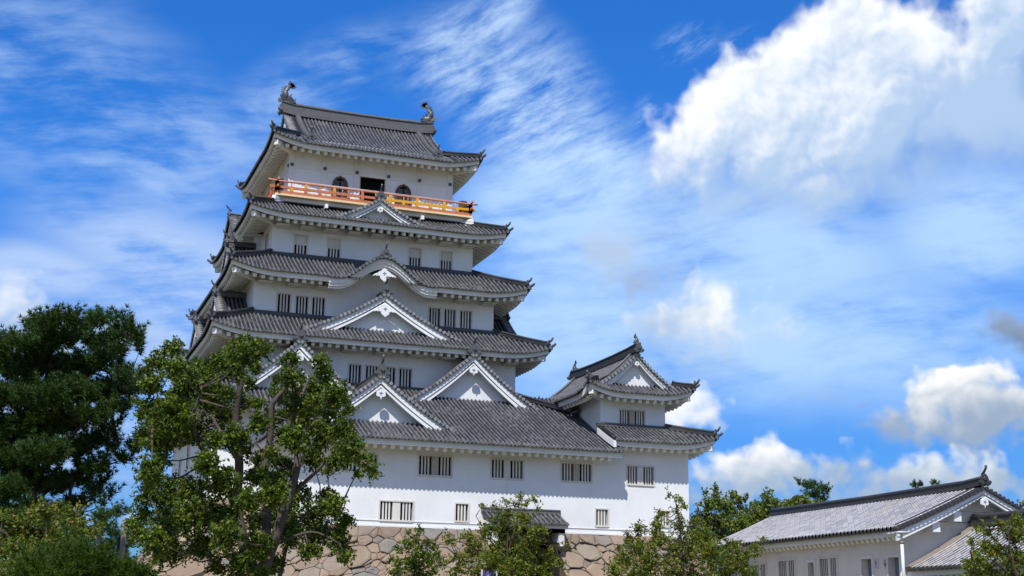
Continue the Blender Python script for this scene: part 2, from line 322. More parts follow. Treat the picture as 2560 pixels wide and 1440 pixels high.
# ================================================================ mesh helpers
class MB:
    def __init__(s): s.v = []; s.f = []; s.mi = []; s.sm = []; s.uv = {}; s.mats = []
    def mat(s, m):
        if m not in s.mats: s.mats.append(m)
        return s.mats.index(m)
    def vert(s, p, uv=None):
        s.v.append((p[0], p[1], p[2]))
        if uv: s.uv[len(s.v)-1] = uv
        return len(s.v)-1
    def face(s, ids, m, smooth=False):
        s.f.append(tuple(ids)); s.mi.append(s.mat(m)); s.sm.append(smooth)
    def quad(s, a, b, c, d, m, smooth=False, uvs=None):
        ids = [s.vert(p, uvs[k] if uvs else None) for k, p in enumerate((a, b, c, d))]; s.face(ids, m, smooth)
    def poly(s, pts, m): s.face([s.vert(p) for p in pts], m)
    def hexa(s, P, m):
        """P: 8 corners, bottom ring then top ring, both counter-clockwise from above"""
        i = [s.vert(p) for p in P]
        for q in ((3, 2, 1, 0), (4, 5, 6, 7), (0, 1, 5, 4), (1, 2, 6, 5), (2, 3, 7, 6), (3, 0, 4, 7)): s.face([i[k] for k in q], m)
    def box(s, a, b, m):
        x0, y0, z0 = a; x1, y1, z1 = b
        s.hexa([(x0, y0, z0), (x1, y0, z0), (x1, y1, z0), (x0, y1, z0), (x0, y0, z1), (x1, y0, z1), (x1, y1, z1), (x0, y1, z1)], m)
    def beam(s, p, q, w, h, m, up=V((0, 0, 1)), w2=None, h2=None):
        p, q = V(p), V(q); d = (q-p).normalized(); sd = d.cross(up).normalized(); u = sd.cross(d)
        P = []
        def ring(c, w, h): return [c-sd*w/2-u*h/2, c+sd*w/2-u*h/2, c+sd*w/2+u*h/2, c-sd*w/2+u*h/2]
        a, b = ring(p, w, h), ring(q, w2 or w, h2 or h); i = [s.vert(x) for x in a+b]
        for k in ((0, 1, 2, 3), (7, 6, 5, 4), (0, 4, 5, 1), (1, 5, 6, 2), (2, 6, 7, 3), (3, 7, 4, 0)): s.face([i[x] for x in k], m)
    def tube(s, pts, rad, m, n=8, cap=True, smooth=True, sx=1.):
        rings = []; pts = [V(p) for p in pts]
        for k, p in enumerate(pts):
            d = (pts[min(k+1, len(pts)-1)]-pts[max(k-1, 0)]).normalized()
            ref = V((0, 0, 1)) if abs(d.z) < .9 else V((0, 1, 0))
            a = d.cross(ref).normalized(); b = a.cross(d); r = rad[k] if isinstance(rad, (list, tuple)) else rad
            rings.append([s.vert(p+a*math.cos(t)*r*sx+b*math.sin(t)*r) for t in [2*math.pi*j/n for j in range(n)]])
        for A, B in zip(rings, rings[1:]):
            for j in range(n): s.face((A[j], A[(j+1) % n], B[(j+1) % n], B[j]), m, smooth)
        if cap: s.face(rings[0][::-1], m); s.face(rings[-1], m)
    def prism(s, pts, off, m):
        """flat outline pts pushed along off"""
        off = V(off); a = [s.vert(p) for p in pts]; b = [s.vert(V(p)+off) for p in pts]; n = len(pts)
        s.face(a, m); s.face(b[::-1], m)
        for k in range(n): s.face((a[k], b[k], b[(k+1) % n], a[(k+1) % n]), m)
    def build(s, name, parent=None, label=None):
        if not s.f: return None
        xs = [c for c in zip(*s.v)]; c = V([(min(x)+max(x))/2 for x in xs])
        if parent is None: c.z = min(xs[2])
        me = bpy.data.meshes.new(name)
        me.from_pydata([(x-c.x, y-c.y, z-c.z) for x, y, z in s.v], [], s.f)
        for m in s.mats: me.materials.append(m)
        me.polygons.foreach_set('material_index', s.mi); me.polygons.foreach_set('use_smooth', s.sm)
        if s.uv:
            l = me.uv_layers.new(name='UVMap'); vi = [0]*len(me.loops); me.loops.foreach_get('vertex_index', vi)
            flat = []
            for i in vi: flat += s.uv.get(i, (0, 0))
            l.data.foreach_set('uv', flat)
        me.update()
        o = bpy.data.objects.new(name, me); COL.objects.link(o); o.location = c
        WP[o.name] = c
        if parent: attach(o, parent)
        if label: o['label'] = label
        return o
WP = {}
def attach(o, parent):
    o.parent = parent; o.matrix_parent_inverse = Matrix.Translation(-WP[parent.name])
def tag(o, label, cat, group=None, kind=None):
    if label: o['label'] = label
    if cat: o['category'] = cat
    if group: o['group'] = group
    if kind: o['kind'] = kind
    return o
def thing(name, loc, label, cat, group=None):
    o = bpy.data.objects.new(name, None); COL.objects.link(o); o.location = loc; o.empty_display_size = .5; WP[o.name] = V(loc)
    return tag(o, label, cat, group)

# ================================================================ roof kit
ROLL = [(-.5, 0.), (-.29, 0.), (-.2, .72), (0., 1.), (.2, .72), (.29, 0.)]
def slope(mb, O, ex, ey, s0, s1, tmax, z_of, m, pitch=.235, steps=7, caps=True, rr=None, d0=None):
    """corrugated tiles: rows of rolls running up the slope from the eave line O + ex*s; z_of(s, d) is the pan height"""
    O, ex, ey = V(O), V(ex), V(ey); rr = rr or pitch*.42
    n = max(1, round((s1-s0)/pitch)); p = (s1-s0)/n; prev = None
    for k in range(n+1):
        for (f, h) in (ROLL if k < n else ROLL[:1]):
            s = s0+(k+.5+f)*p; T = tmax(s)
            if T <= .02: prev = None; continue
            cols = []
            for j in range(steps+1):
                d = T*j/steps; d += d0(s) if d0 else 0; z = z_of(s, d)+h*rr
                q = O+ex*s+ey*d; cols.append(mb.vert((q.x, q.y, z), ((k+.5+f)*.235, d)))
            lip = O+ex*s-ey*.0; low = mb.vert((lip.x, lip.y, z_of(s, 0)-.07+(h*rr*.3)), ((k+.5+f)*.235, 0))
            if prev:
                a, al = prev
                for j in range(steps): mb.face((a[j], cols[j], cols[j+1], a[j+1]), m, True)
                mb.face((al, low, cols[0], a[0]), m)
            prev = (cols, low)
        if caps and k < n:
            s = s0+(k+.5)*p
            if tmax(s) > .05:
                c = O+ex*s; z = z_of(s, 0)+.015; r = min(.082, rr*.9)
                ring = [mb.vert((c.x+ex.x*math.cos(t)*r-ey.x*e, c.y+ex.y*math.cos(t)*r-ey.y*e, z+math.sin(t)*r), ((k+.5)*.235, .1)) for e in (.05, -.03) for t in [2*math.pi*j/8 for j in range(8)]]
                mb.face(ring[:8], m)
                for j in range(8): mb.face((ring[j], ring[j+8], ring[(j+1) % 8+8], ring[(j+1) % 8]), m)
def sweep(mb, path, m, closed=True, smooth=False):
    """path: list of rings (equal length)"""
    ids = [[mb.vert(p) for p in r] for r in path]; n = len(ids[0])
    for A, B in zip(ids, ids[1:]):
        for j in range(n if closed else n-1): mb.face((A[j], A[(j+1) % n], B[(j+1) % n], B[j]), m, smooth)
    if closed: mb.face(ids[0][::-1], m); mb.face(ids[-1], m)
def verge(mb, curve, inward, w, m, pitch=.25, r=.075, lip=.1, full=True):
    """short rolls lying across the rake of a gable; curve runs along the rake edge"""
    inward = V(inward); L = [0.]
    for a, b in zip(curve, curve[1:]): L.append(L[-1]+(b-a).length)
    def at(t):
        t = max(0., min(L[-1], t))
        for k in range(len(L)-1):
            if t <= L[k+1]: break
        f = (t-L[k])/max(1e-6, L[k+1]-L[k]); return curve[k].lerp(curve[k+1], f), (curve[k+1]-curve[k]).normalized()
    n = max(1, round(L[-1]/pitch)); p = L[-1]/n; prev = None
    for k in range(n+1):
        for (f, h) in (ROLL if k < n else ROLL[:1]):
            c, tg = at((k+.5+f)*p); up = tg.cross(inward); up = up if up.z > 0 else -up; up.normalize()
            a = c+up*h*r; uu = (k+.5+f)*.235; q = [mb.vert(a-up*(lip if h == 0 else .0), (uu, 0)), mb.vert(a, (uu, 0)), mb.vert(a+inward*w, (uu, w))]
            if prev:
                mb.face((prev[1], q[1], q[2], prev[2]), m, True); mb.face((prev[0], q[0], q[1], prev[1]), m)
            prev = q
        if k < n:
            c, tg = at((k+.5)*p); up = tg.cross(inward); up = up if up.z > 0 else -up; up.normalize(); rr = r*1.3
            ring = [mb.vert(c+tg*math.cos(t)*rr+up*(math.sin(t)*rr+.01)-inward*e, ((k+.5)*.235, .1)) for e in (.04, -.05) for t in [2*math.pi*j/8 for j in range(8)]]
            mb.face(ring[:8], m)
            for j in range(8): mb.face((ring[j], ring[j+8], ring[(j+1) % 8+8], ring[(j+1) % 8]), m)
def ridge_run(mb, pts, w, h, m, m2, crown=True):
    """stacked ridge: a box-like course with a round cap, following pts (bottom centre line)"""
    pts = [V(p) for p in pts]; rings = []; caps = []
    for k, p in enumerate(pts):
        d = (pts[min(k+1, len(pts)-1)]-pts[max(k-1, 0)]).normalized(); sd = V((d.y, -d.x, 0)).normalized(); u = V((0, 0, 1))
        rings.append([p-sd*w*.5, p+sd*w*.5, p+sd*w*.5+u*h*.3, p+sd*w*.38+u*h*.34, p+sd*w*.38+u*h*.8, p+sd*w*.5+u*h*.84, p+sd*w*.5+u*h*.9, p-sd*w*.5+u*h*.9, p-sd*w*.5+u*h*.84, p-sd*w*.38+u*h*.8, p-sd*w*.38+u*h*.34, p-sd*w*.5+u*h*.3])
        caps.append(p+u*h*.92)
    sweep(mb, rings, m)
    if crown: mb.tube(caps, w*.3, m2, 8)
def onigawara(mb, c, fwd, s, m, horn=True, mhorn=None):
    """ridge-end ornament: a shouldered crest plate with scrolls and a horn"""
    c = V(c); fwd = V(fwd).normalized(); sd = V((-fwd.y, fwd.x, 0))
    out = [(-.62, -.05), (-.70, .12), (-.60, .26), (-.47, .20), (-.42, .38), (-.34, .62), (-.18, .80), (0, .88), (.18, .80), (.34, .62), (.42, .38), (.47, .20), (.60, .26), (.70, .12), (.62, -.05), (.36, -.22), (0, -.02), (-.36, -.22)]
    mb.prism([c+sd*x*s+V((0, 0, z*s)) for x, z in out], fwd*.16*s, m)
    for x in (-.5, .5): mb.tube([c+sd*x*s+V((0, 0, .12*s))-fwd*.02*s, c+sd*x*s+V((0, 0, .12*s))+fwd*.24*s], .15*s, m, 8)
    mb.tube([c+V((0, 0, .42*s)), c+V((0, 0, .42*s))+fwd*.30*s], [.24*s, .18*s], m, 9)
    if horn:
        b = c+V((0, 0, .78*s))-fwd*.2*s
        mb.tube([b, b+fwd*.25*s+V((0, 0, .18*s)), b+fwd*.55*s+V((0, 0, .5*s)), b+fwd*.62*s+V((0, 0, .78*s))], [.12*s, .11*s, .10*s, .12*s], mhorn or m, 8)

def emblem_pendant(mb, c, fwd, s, m, md, ornate=False):
    """white gable pendant: shield outline with a three-leaved device cut in it"""
    c = V(c); fwd = V(fwd).normalized(); sd = V((-fwd.y, fwd.x, 0))*-1
    P = lambda x, z, o=0.: c+sd*x*s+V((0, 0, z*s))+fwd*o
    if ornate:
        out = [(0, .55), (.22, .42), (.34, .26), (.55, .17), (.72, .0), (1.05, -.14), (1.28, -.36), (1.10, -.34), (.98, -.26), (.84, -.36), (.70, -.24), (.60, -.34), (.46, -.30), (.46, -.50), (.34, -.66), (.18, -.76), (0, -.92)]
    else:
        out = [(0, .46), (.42, .18), (.46, -.26), (.26, -.36), (.13, -.33), (.07, -.44), (0, -.66)]
    ol = [P(x, z) for x, z in out]+[P(-x, z) for x, z in out[1:-1][::-1]]
    mb.prism(ol[::-1], fwd*.10, m)
    for deg, L in ((0, .30), (62, .26), (-62, .26)):
        a = math.radians(deg); dx, dz = math.sin(a), math.cos(a); b = (0, -.10)
        pts = [(b[0], b[1]), (b[0]+dx*L*.5+dz*.075, b[1]+dz*L*.5-dx*.075), (b[0]+dx*L, b[1]+dz*L), (b[0]+dx*L*.5-dz*.075, b[1]+dz*L*.5+dx*.075)]
        mb.poly([P(x, z, .106) for x, z in pts], md)
    mb.poly([P(x, z, .106) for x, z in ((-.03, -.10), (.03, -.10), (.05, -.26), (-.05, -.26))], md)

def eaves(parent, O, ex, ey, half, over, z_of, q0, q1, mitre=(True, True), raft=.455, name='eave_board', fh=.275, rise=.30):
    """white eave board with the plastered soffit behind it, plus the row of rafter ends; half is where q = +-1 meets the corner"""
    O, ex, ey = V(O), V(ex), V(ey); mb = MB(); N = max(6, int(abs(q1-q0)*half/.45))
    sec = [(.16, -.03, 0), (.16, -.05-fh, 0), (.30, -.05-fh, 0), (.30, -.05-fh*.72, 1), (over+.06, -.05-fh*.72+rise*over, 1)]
    ids = []
    for k in range(N+1):
        q = q0+(q1-q0)*k/N; row = []
        for d, dz, _ in sec:
            e = half-d if ((q > 0 and mitre[1]) or (q < 0 and mitre[0])) else half
            lim = q*e; p = O+ex*lim+ey*d; zz = z_of(q*half, 0) if d < .5 else z_of(q*half*.0, 0)+(z_of(q*half, 0)-z_of(0, 0))*.15
            row.append(mb.vert((p.x, p.y, zz+dz)))
        ids.append(row)
    for A, B in zip(ids, ids[1:]):
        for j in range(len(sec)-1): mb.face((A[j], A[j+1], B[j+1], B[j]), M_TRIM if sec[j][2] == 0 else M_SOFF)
    for row in (ids[0], ids[-1]): mb.face(row, M_TRIM)
    o = mb.build(name, parent)
    rb = MB(); s = math.ceil((q0*half+.25)/raft)*raft
    while s <= q1*half-.25:
        room = over
        if (s > 0 and mitre[1]) or (s < 0 and mitre[0]): room = min(over, half-abs(s))
        if room > .5:
            z0 = z_of(s, 0)-.05-fh; zi = z_of(0, 0)-.05-fh*.72+rise*room*.9+(z_of(s, 0)-z_of(0, 0))*.3
            a = O+ex*s+ey*.36; b = O+ex*s+ey*room
            rb.beam((a.x, a.y, z0-.085), (b.x, b.y, zi-.10), .19, .20, M_TRIM)
        s += raft
    rb.build('rafter_row', o)
    return o
def hip_line(mb, a, b, z_of_t, mt, m2, w=.26, h=.26, n=9, orn=.32, curl=.28):
    """tiled hip ridge from a (upper end) to b (eave corner) with an upturned end and its ornament"""
    a, b = V(a), V(b); d = (b-a); d.z = 0; L = d.length; f = d/L; pts = []
    for k in range(n+1):
        t = k/n*.93; p = a.lerp(b, t); pts.append(V((p.x, p.y, z_of_t(t)+.03)))
    ridge_run(mb, pts, w, h, mt, mt)
    e = pts[-1]; onigawara(mb, e+f*.02+V((0, 0, .12)), f, orn, m2, horn=False)
    mb.tube([e+V((0, 0, h)), e+f*.16+V((0, 0, h+.05)), e+f*.26+V((0, 0, h+.14)), e+f*.30+V((0, 0, h+.26))], [.075, .075, .06, .065], m2, 7)
    c = V((b.x, b.y, z_of_t(1.)))
    mb.tube([c-f*.35+V((0, 0, .06)), c-f*.05+V((0, 0, .07)), c+f*.14+V((0, 0, .16)), c+f*.22+V((0, 0, .26))], [.09, .09, .075, .075], m2, 7)
def hip_rafter(mb, wall, tip, z_wall, z_tip):
    w, t = V(wall), V(tip); p = w.lerp(t, .80)
    mb.beam((w.x, w.y, z_wall), (p.x, p.y, z_tip), .27, .30, M_TRIM)

def gable(parent, O, fwd, hw, H, prof, depth, over=.72, board=.44, pend=.55, ornate=False, roof=True, mt=None, fin=.62, dark_base=True, over_u=1.04, wall_u=.97, orn_label=None, ridge_h=.30, mw=None, verge_w=.42):
    """gable facing fwd. O: middle of its foot in the plane of the rake; prof(u) -> height for u = 0 (ridge) .. 1 (foot)"""
    mt = mt or M_TILE; mw = mw or M_WALL; O = V(O); fwd = V(fwd); inn = -fwd; sd = V((-inn.y, inn.x, 0))*-1     # sd points to the viewer's right
    Z = lambda u: prof(abs(u)); us = [i/14*over_u for i in range(15)]
    pt = lambda u, y, dz=0.: O+sd*(u*hw)+inn*y+V((0, 0, Z(u)+dz))
    g = MB()
    wp = [i/8*wall_u for i in range(-8, 9)]
    top = [pt(u, over, -.22) for u in wp]; bot = [O+sd*(u*hw)+inn*over+V((0, 0, min(Z(wall_u)-.22, Z(u)-.23))) for u in wp]
    for k in range(len(wp)-1): g.quad(bot[k], bot[k+1], top[k+1], top[k], mw)
    gw = g.build('gable_wall', parent)
    if dark_base:
        b = MB(); c = O+inn*(over-.02); z = Z(wall_u)-.18
        x = hw*wall_u; P = [c-sd*x-inn*.22+V((0, 0, z-.35)), c+sd*x-inn*.22+V((0, 0, z-.35)), c+sd*x+V((0, 0, z-.35)), c-sd*x+V((0, 0, z-.35))]
        b.hexa(P+[p+V((0, 0, .42)) for p in P], M_DARKT); b.build('base_tiles', gw)
    bb = MB()                                                  # stepped barge boards
    for (y0, y1, t0, t1) in ((.10, .22, -.07, -.09-board*.90), (.15, .30, -.09-board*.90+.02, -.09-board*1.5)):
        for sg in (-1, 1):
            rings = []
            for u in us:
                k = u*sg; sc = .75+.25*u
                rings.append([pt(k, y0, t0), pt(k, y0, t1*sc), pt(k, y1, t1*sc), pt(k, y1, t0)])
            sweep(bb, rings if sg > 0 else rings[::-1], M_WALL)
    for sg in (-1, 1):
        rings = [[pt(u*sg, .30, -.12), pt(u*sg, over+.03, -.12), pt(u*sg, over+.03, -.20), pt(u*sg, .30, -.20)] for u in us]
        sweep(bb, rings, M_TRIM)
    bb.build('barge_board', parent)
    if pend:
        pend *= .84; pm = MB(); zc = prof(0)-.09-board*1.45-pend*.28
        emblem_pendant(pm, O+inn*.16+V((0, 0, zc)), fwd, pend, M_WALL, M_EMB, ornate); pm.build('pendant', gw)
    t = MB()
    for sg in (-1, 1):
        cv = [pt(u*sg, 0., 0.) for u in us]
        verge(t, cv, inn, verge_w, M_TILE_V if mt is M_TILE else mt)
        mid = [pt(u*sg, verge_w+.1, .02) for u in us[:-1]]
        t.tube(mid, .11, mt, 7); t.tube([pt(u*sg, verge_w-.05, .0) for u in us], .07, mt, 6)
    if roof:
        n = max(2, int((depth-verge_w-.2)/.235))
        for sg in (-1, 1):
            prev = None
            for k in range(n):
                for f, h in ROLL:
                    y = verge_w+.2+(k+.5+f)*.235
                    row = [t.vert(pt(u*sg, y, h*.07), ((k+.5+f)*.235, u*hw)) for u in us]
                    if prev:
                        for a in range(len(us)-1): t.face((prev[a], row[a], row[a+1], prev[a+1]) if sg < 0 else (prev[a+1], row[a+1], row[a], prev[a]), mt, True)
                    prev = row
    ro = t.build('gable_roof', parent)
    if fin:
        r = MB()
        if roof: ridge_run(r, [O+inn*.05+V((0, 0, prof(0)-.02)), O+inn*depth+V((0, 0, prof(0)-.02))], .34, ridge_h, M_RIDGE, M_RIDGE); r.build('ridge', ro); r = MB()
        onigawara(r, O+inn*.06+V((0, 0, prof(0)+.05)), fwd, fin, M_ORN); r.build('ridge_ornament', ro)
    return gw
def sag(H, a=.70):
    return lambda u: H*(a*(1-u)+(1-a)*(1-u)*abs(1-u))

# ---------------------------------------------------------------- walls and windows
def wall_face(mb, O, ex, nrm, w, z0, z1, holes, m, reveal=.20):
    """vertical wall face w wide from O along ex between z0 and z1, holes = (s0, zb, s1, zt); openings get jambs"""
    O, ex, nrm = V(O), V(ex), V(nrm); P = lambda s, z, d=0.: V((O.x+ex.x*s-nrm.x*d, O.y+ex.y*s-nrm.y*d, z))
    xs = sorted({0., w, *[h[0] for h in holes], *[h[2] for h in holes]}); zs = sorted({z0, z1, *[h[1] for h in holes], *[h[3] for h in holes]})
    for a, b in zip(xs, xs[1:]):
        for c, d in zip(zs, zs[1:]):
            if c < z0 or d > z1: continue
            mx, mz = (a+b)/2, (c+d)/2
            if any(h[0] < mx < h[2] and h[1] < mz < h[3] for h in holes): continue
            mb.quad(P(a, c), P(b, c), P(b, d), P(a, d), m)
    for a, c, b, d in holes:
        for p, q in (((a, c), (a, d)), ((a, d), (b, d)), ((b, d), (b, c)), ((b, c), (a, c))):
            mb.quad(P(*p), P(*q), P(*q, reveal), P(*p, reveal), m)
def window(parent, O, ex, nrm, hole, bars=3, panel=0, closed=0., peel=False, depth=.2, sill=True, jutt=.03, fw=.085, bw=.25, bd=.09):
    """barred opening: plaster frame, upright bars, dark behind; panel: width of a blank middle board; closed: share shuttered from the top"""
    O, ex, nrm = V(O), V(ex), V(nrm); s0, c, s1, d = hole; mb = MB()
    P = lambda s, z, y: V((O.x+ex.x*s+nrm.x*y, O.y+ex.y*s+nrm.y*y, z))
    def bx(a, b, zb, zt, y0, y1, m):
        q = [P(a, zb, y1), P(b, zb, y1), P(b, zb, y0), P(a, zb, y0)]; mb.hexa(q+[V((p.x, p.y, zt)) for p in q], m)
    mb.quad(P(s0, c, -depth), P(s1, c, -depth), P(s1, d, -depth), P(s0, d, -depth), M_DARK)
    if closed: mb.quad(P(s0, d-(d-c)*closed, -.055), P(s1, d-(d-c)*closed, -.055), P(s1, d, -.055), P(s0, d, -.055), M_BAR)
    f = fw
    bx(s0-f, s0, c-f, d+f, -.02, jutt, M_FRAME); bx(s1, s1+f, c-f, d+f, -.02, jutt, M_FRAME)
    bx(s0, s1, d, d+f, -.02, jutt, M_FRAME); bx(s0, s1, c-f, c, -.02, jutt+.03 if sill else jutt, M_FRAME)
    def run(a, b, n):
        st = (b-a)/(n+1)
        for k in range(1, n+1): bx(a+st*k-st*bw, a+st*k+st*bw, c, d, -bd, -.03, M_BAR)
    if panel:
        m = (s0+s1)/2; bx(m-panel/2, m+panel/2, c, d, -.16, -.01, M_PEEL if peel else M_BAR); run(s0, m-panel/2, bars); run(m+panel/2, s1, bars)
    else: run(s0, s1, bars)
    return mb.build('barred_window', parent)
def hole_px(x0, y0, x1, y1, Y, X0):
    """opening read off the photograph, put on the wall plane at depth Y"""
    a = onY((x0+x1)/2, y0, Y); b = onY((x0+x1)/2, y1, Y); l = onY(x0, (y0+y1)/2, Y); r = onY(x1, (y0+y1)/2, Y)
    return (l.x-X0, b.z, r.x-X0, a.z)

# ================================================================ castle keep
XC, YC = 19.2, 80.
TW = {5: 5.034, 4: 6.06, 3: 7.085, 2: 8.111, 1: 9.137}; TD = {5: 4.394, 4: 5.42, 3: 6.445, 2: 7.471, 1: 8.496}
TO = {5: 1.42, 4: 1.72, 3: 1.70, 2: 1.64, 1: 1.64}; ZE = {5: 27.47, 4: 22.70, 3: 19.02, 2: 15.33, 1: 11.44}
LIFT = {5: .48, 4: .36, 3: .46, 2: .45, 1: .45}
keep = thing('castle_keep', (XC, YC, .2), 'white plastered five-storey castle keep with stacked grey tiled roofs and an orange-railed balcony', 'castle')

def lift_of(s, d, half, L, run, reach=2.7):
    m = max(0., 1-((half-d)-abs(s))/reach); return L*min(1.3, m)**2*max(0., 1-d/run)
def sides(xc, yc, A, B):
    return {'F': ((xc, yc-B, 0), (1, 0, 0), (0, 1, 0), A), 'B': ((xc, yc+B, 0), (-1, 0, 0), (0, -1, 0), A),
            'L': ((xc-A, yc, 0), (0, -1, 0), (1, 0, 0), B), 'R': ((xc+A, yc, 0), (0, 1, 0), (-1, 0, 0), B)}

def tier(i):
    w, d, o, ze, L = TW[i], TD[i], TO[i], ZE[i], LIFT[i]; A, B = w+o, d+o
    run = o+1.026 if i < 5 else 1.95
    a, b = {5: (.42, .0388), 4: (.44, .02)}.get(i, (.50, .0315))
    prof = lambda t: a*t+b*t*t
    full = B if i == 5 else run
    VG = 4.80
    mb = MB(); S = sides(XC, YC, A, B); eo = []
    def zf(half): return lambda s, t: ze+prof(t)+lift_of(s, t, half, L, run if i < 5 else 2.2)
    def tm(half, k):
        if i == 5 and k in 'FB': return lambda s: full if abs(s) <= VG-.02 else max(0., half-abs(s))
        return lambda s: max(0., min(run, half-abs(s)))
    for k, (O, ex, ey, half) in S.items():
        pitch = .235 if k != 'B' else .47
        rngs = [(-half, half)]
        if i == 3 and k == 'F': rngs = [(-half, -2.15), (2.15, half)]
        if i == 4 and k == 'L': rngs = [(-half, -1.9), (1.9, half)]
        if i == 1 and k == 'F': rngs = [(-half, -2.6)]
        if i == 5 and k in 'FB': rngs = [(-half, -VG), (-VG+.45, VG-.45), (VG, half)]
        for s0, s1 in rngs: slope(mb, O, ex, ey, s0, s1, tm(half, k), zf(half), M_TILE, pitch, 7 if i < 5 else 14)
        if i == 5 and k in 'FB':
            for s0, s1 in ((-VG, -VG+.5), (VG-.5, VG)): slope(mb, O, ex, ey, s0, s1, lambda s: full if k == 'F' else full, lambda s, t: zf(half)(s, t)-.02, M_TILE, .5, 14, rr=.01)
    if i == 3:
        O, ex, ey, half = S['F']; KZ = lambda s: 1.42*(.5*(1+math.cos(math.pi*min(1, abs(s+.05)/2.71))))**1.05-.04; d0 = lambda s: max(0., KZ(s)-.10)/.55
        for s0, s1 in ((-2.15, -1.3), (1.3, 2.15)): slope(mb, O, ex, ey, s0, s1, lambda s: run-d0(s), zf(half), M_TILE, .235, 6, caps=False, d0=d0)
    roof = mb.build('roof', keep)
    for k, (O, ex, ey, half) in S.items():
        q = [(-1, 1)]
        if i == 3 and k == 'F': q = [(-1, -3.0/half), (3.0/half, 1)]
        if i == 4 and k == 'L': q = [(-1, -2.2/half), (2.2/half, 1)]
        if i == 1 and k == 'F': q = [(-1, -2.6/half)]
        for q0, q1 in q: eaves(roof, O, ex, ey, half, o, lambda s, t: ze+lift_of(s, t, half, L, 2.7), q0, q1)
    for sx in (-1, 1):
        for sy in (-1, 1):
            hb = MB(); rb = MB(); out = V((XC+sx*A, YC+sy*B, 0)); R0 = run; inn = V((XC+sx*(A-R0), YC+sy*(B-R0), 0))
            zt = lambda t: ze+prof(R0*(1-t))+L*(1-R0*(1-t)/(run if i < 5 else 2.2))*1. if R0*(1-t) < (run if i < 5 else 2.2) else ze+prof(R0*(1-t))
            hip_line(hb, inn, out, zt, M_TILE, M_ORN)
            hip_rafter(rb, (XC+sx*w, YC+sy*d, 0), (XC+sx*A, YC+sy*B, 0), ze-.15, ze+L*.62-.42)
            hb.build('hip_ridge', roof); rb.build('hip_rafter', roof)
    return roof
ROOF = {i: tier(i) for i in (1, 2, 3, 4, 5)}

# walls of each storey
WIN = {4: [(736.2, 588.8, 767, 639.4), (819.9, 598.1, 849.5, 649.5), (1023.5, 621.8, 1051.2, 669.4), (1101.9, 630, 1128.5, 676.9)],
       3: [(694.2, 735, 725, 785.6), (740, 741.4, 769.3, 789.4), (780.5, 744.4, 811.3, 793.1), (1073, 770.6, 1100, 817.5), (1111.3, 774.4, 1138.3, 821.3), (1150.6, 778.1, 1178, 825.8)],
       2: [(872.3, 911.9, 901.9, 962), (914.4, 915.6, 944.4, 966), (957.5, 919, 987.5, 970), (998.1, 921.9, 1028, 972.5)], 1: [], 5: []}
ZR = {5: (23.6, 28.2), 4: (19.9, 23.5), 3: (16.3, 19.75), 2: (12.4, 16.05), 1: (6.4, 12.2)}
STOREY = {}
for i in (1, 2, 3, 4, 5):
    w, d = TW[i], TD[i]; x0 = XC-w; yf = YC-d; mb = MB(); z0, z1 = ZR[i]
    holes = [hole_px(*q, yf, x0) for q in WIN[i]]
    if i == 5:
        dr = hole_px(896.5, 441, 966, 520, yf, x0); dr = (dr[0], 24.36, dr[2], dr[3]); holes = [dr]
    wall_face(mb, (x0, yf, 0), (1, 0, 0), (0, -1, 0), 2*w, z0, z1, holes, M_WALL, .25)
    lh = []
    if i == 4: lh = [(2*d-(76.6-yf), 20.75, 2*d-(75.7-yf), 22.2), (3.0, 20.75, 3.9, 22.2)]
    if i == 2: lh = [(2*d-(74.9-yf), 13.45, 2*d-(74.0-yf), 14.6)]
    if i == 1: lh = [(2*d-(84.7-yf), 8.7, 2*d-(83.6-yf), 9.8), (2*d-(81.2-yf), 8.95, 2*d-(80.0-yf), 10.4)]
    wall_face(mb, (x0, yf+2*d, 0), (0, -1, 0), (-1, 0, 0), 2*d, z0, z1, lh, M_WALL, .25)
    wall_face(mb, (x0+2*w, yf, 0), (0, 1, 0), (1, 0, 0), 2*d, z0, z1, [], M_WALL)
    wall_face(mb, (x0+2*w, yf+2*d, 0), (-1, 0, 0), (0, 1, 0), 2*w, z0, z1, [], M_WALL)
    st = STOREY[i] = mb.build('storey_wall', keep)
    for h in holes if i < 5 else []:
        window(st, (x0, yf, 0), (1, 0, 0), (0, -1, 0), h, 3, closed=.46 if i == 4 else 0.)
    for h in lh: window(st, (x0, yf+2*d, 0), (0, -1, 0), (-1, 0, 0), h, 3)
    if i < 5:                                             # dark course of tiles where the roof below meets this wall
        pass
    if i > 1:
        fb = MB(); zb = ZE[i-1]+((.50*(TO[i-1]+1.026)+.0315*(TO[i-1]+1.026)**2) if i < 5 else 1.36); e = .13
        for (p, q) in (((x0-e, yf-e), (x0+2*w+e, yf+.02)), ((x0-e, yf+.02), (x0+.02, yf+2*d+e)), ((x0+2*w-.02, yf+.02), (x0+2*w+e, yf+2*d+e))):
            fb.box((p[0], p[1], zb-.25), (q[0], q[1], zb+.17), M_DARKT)
        fb.build('flashing_tiles', st)
# bracket arms under the eaves
for i in (1, 2, 3, 4):
    w, d = TW[i], TD[i]
    for k in range(9):
        x = XC-w+.5+(2*w-1.)*k/8
        if i == 3 and abs(x-XC) < 2.6: continue
        if i == 1 and x > XC-3: continue
        b = MB(); b.beam((x, YC-d+.1, ZE[i]-.42), (x, YC-d-.85, ZE[i]-.47), .75, .16, M_SOFF, h2=.07); b.build('eave_bracket', ROOF[i])

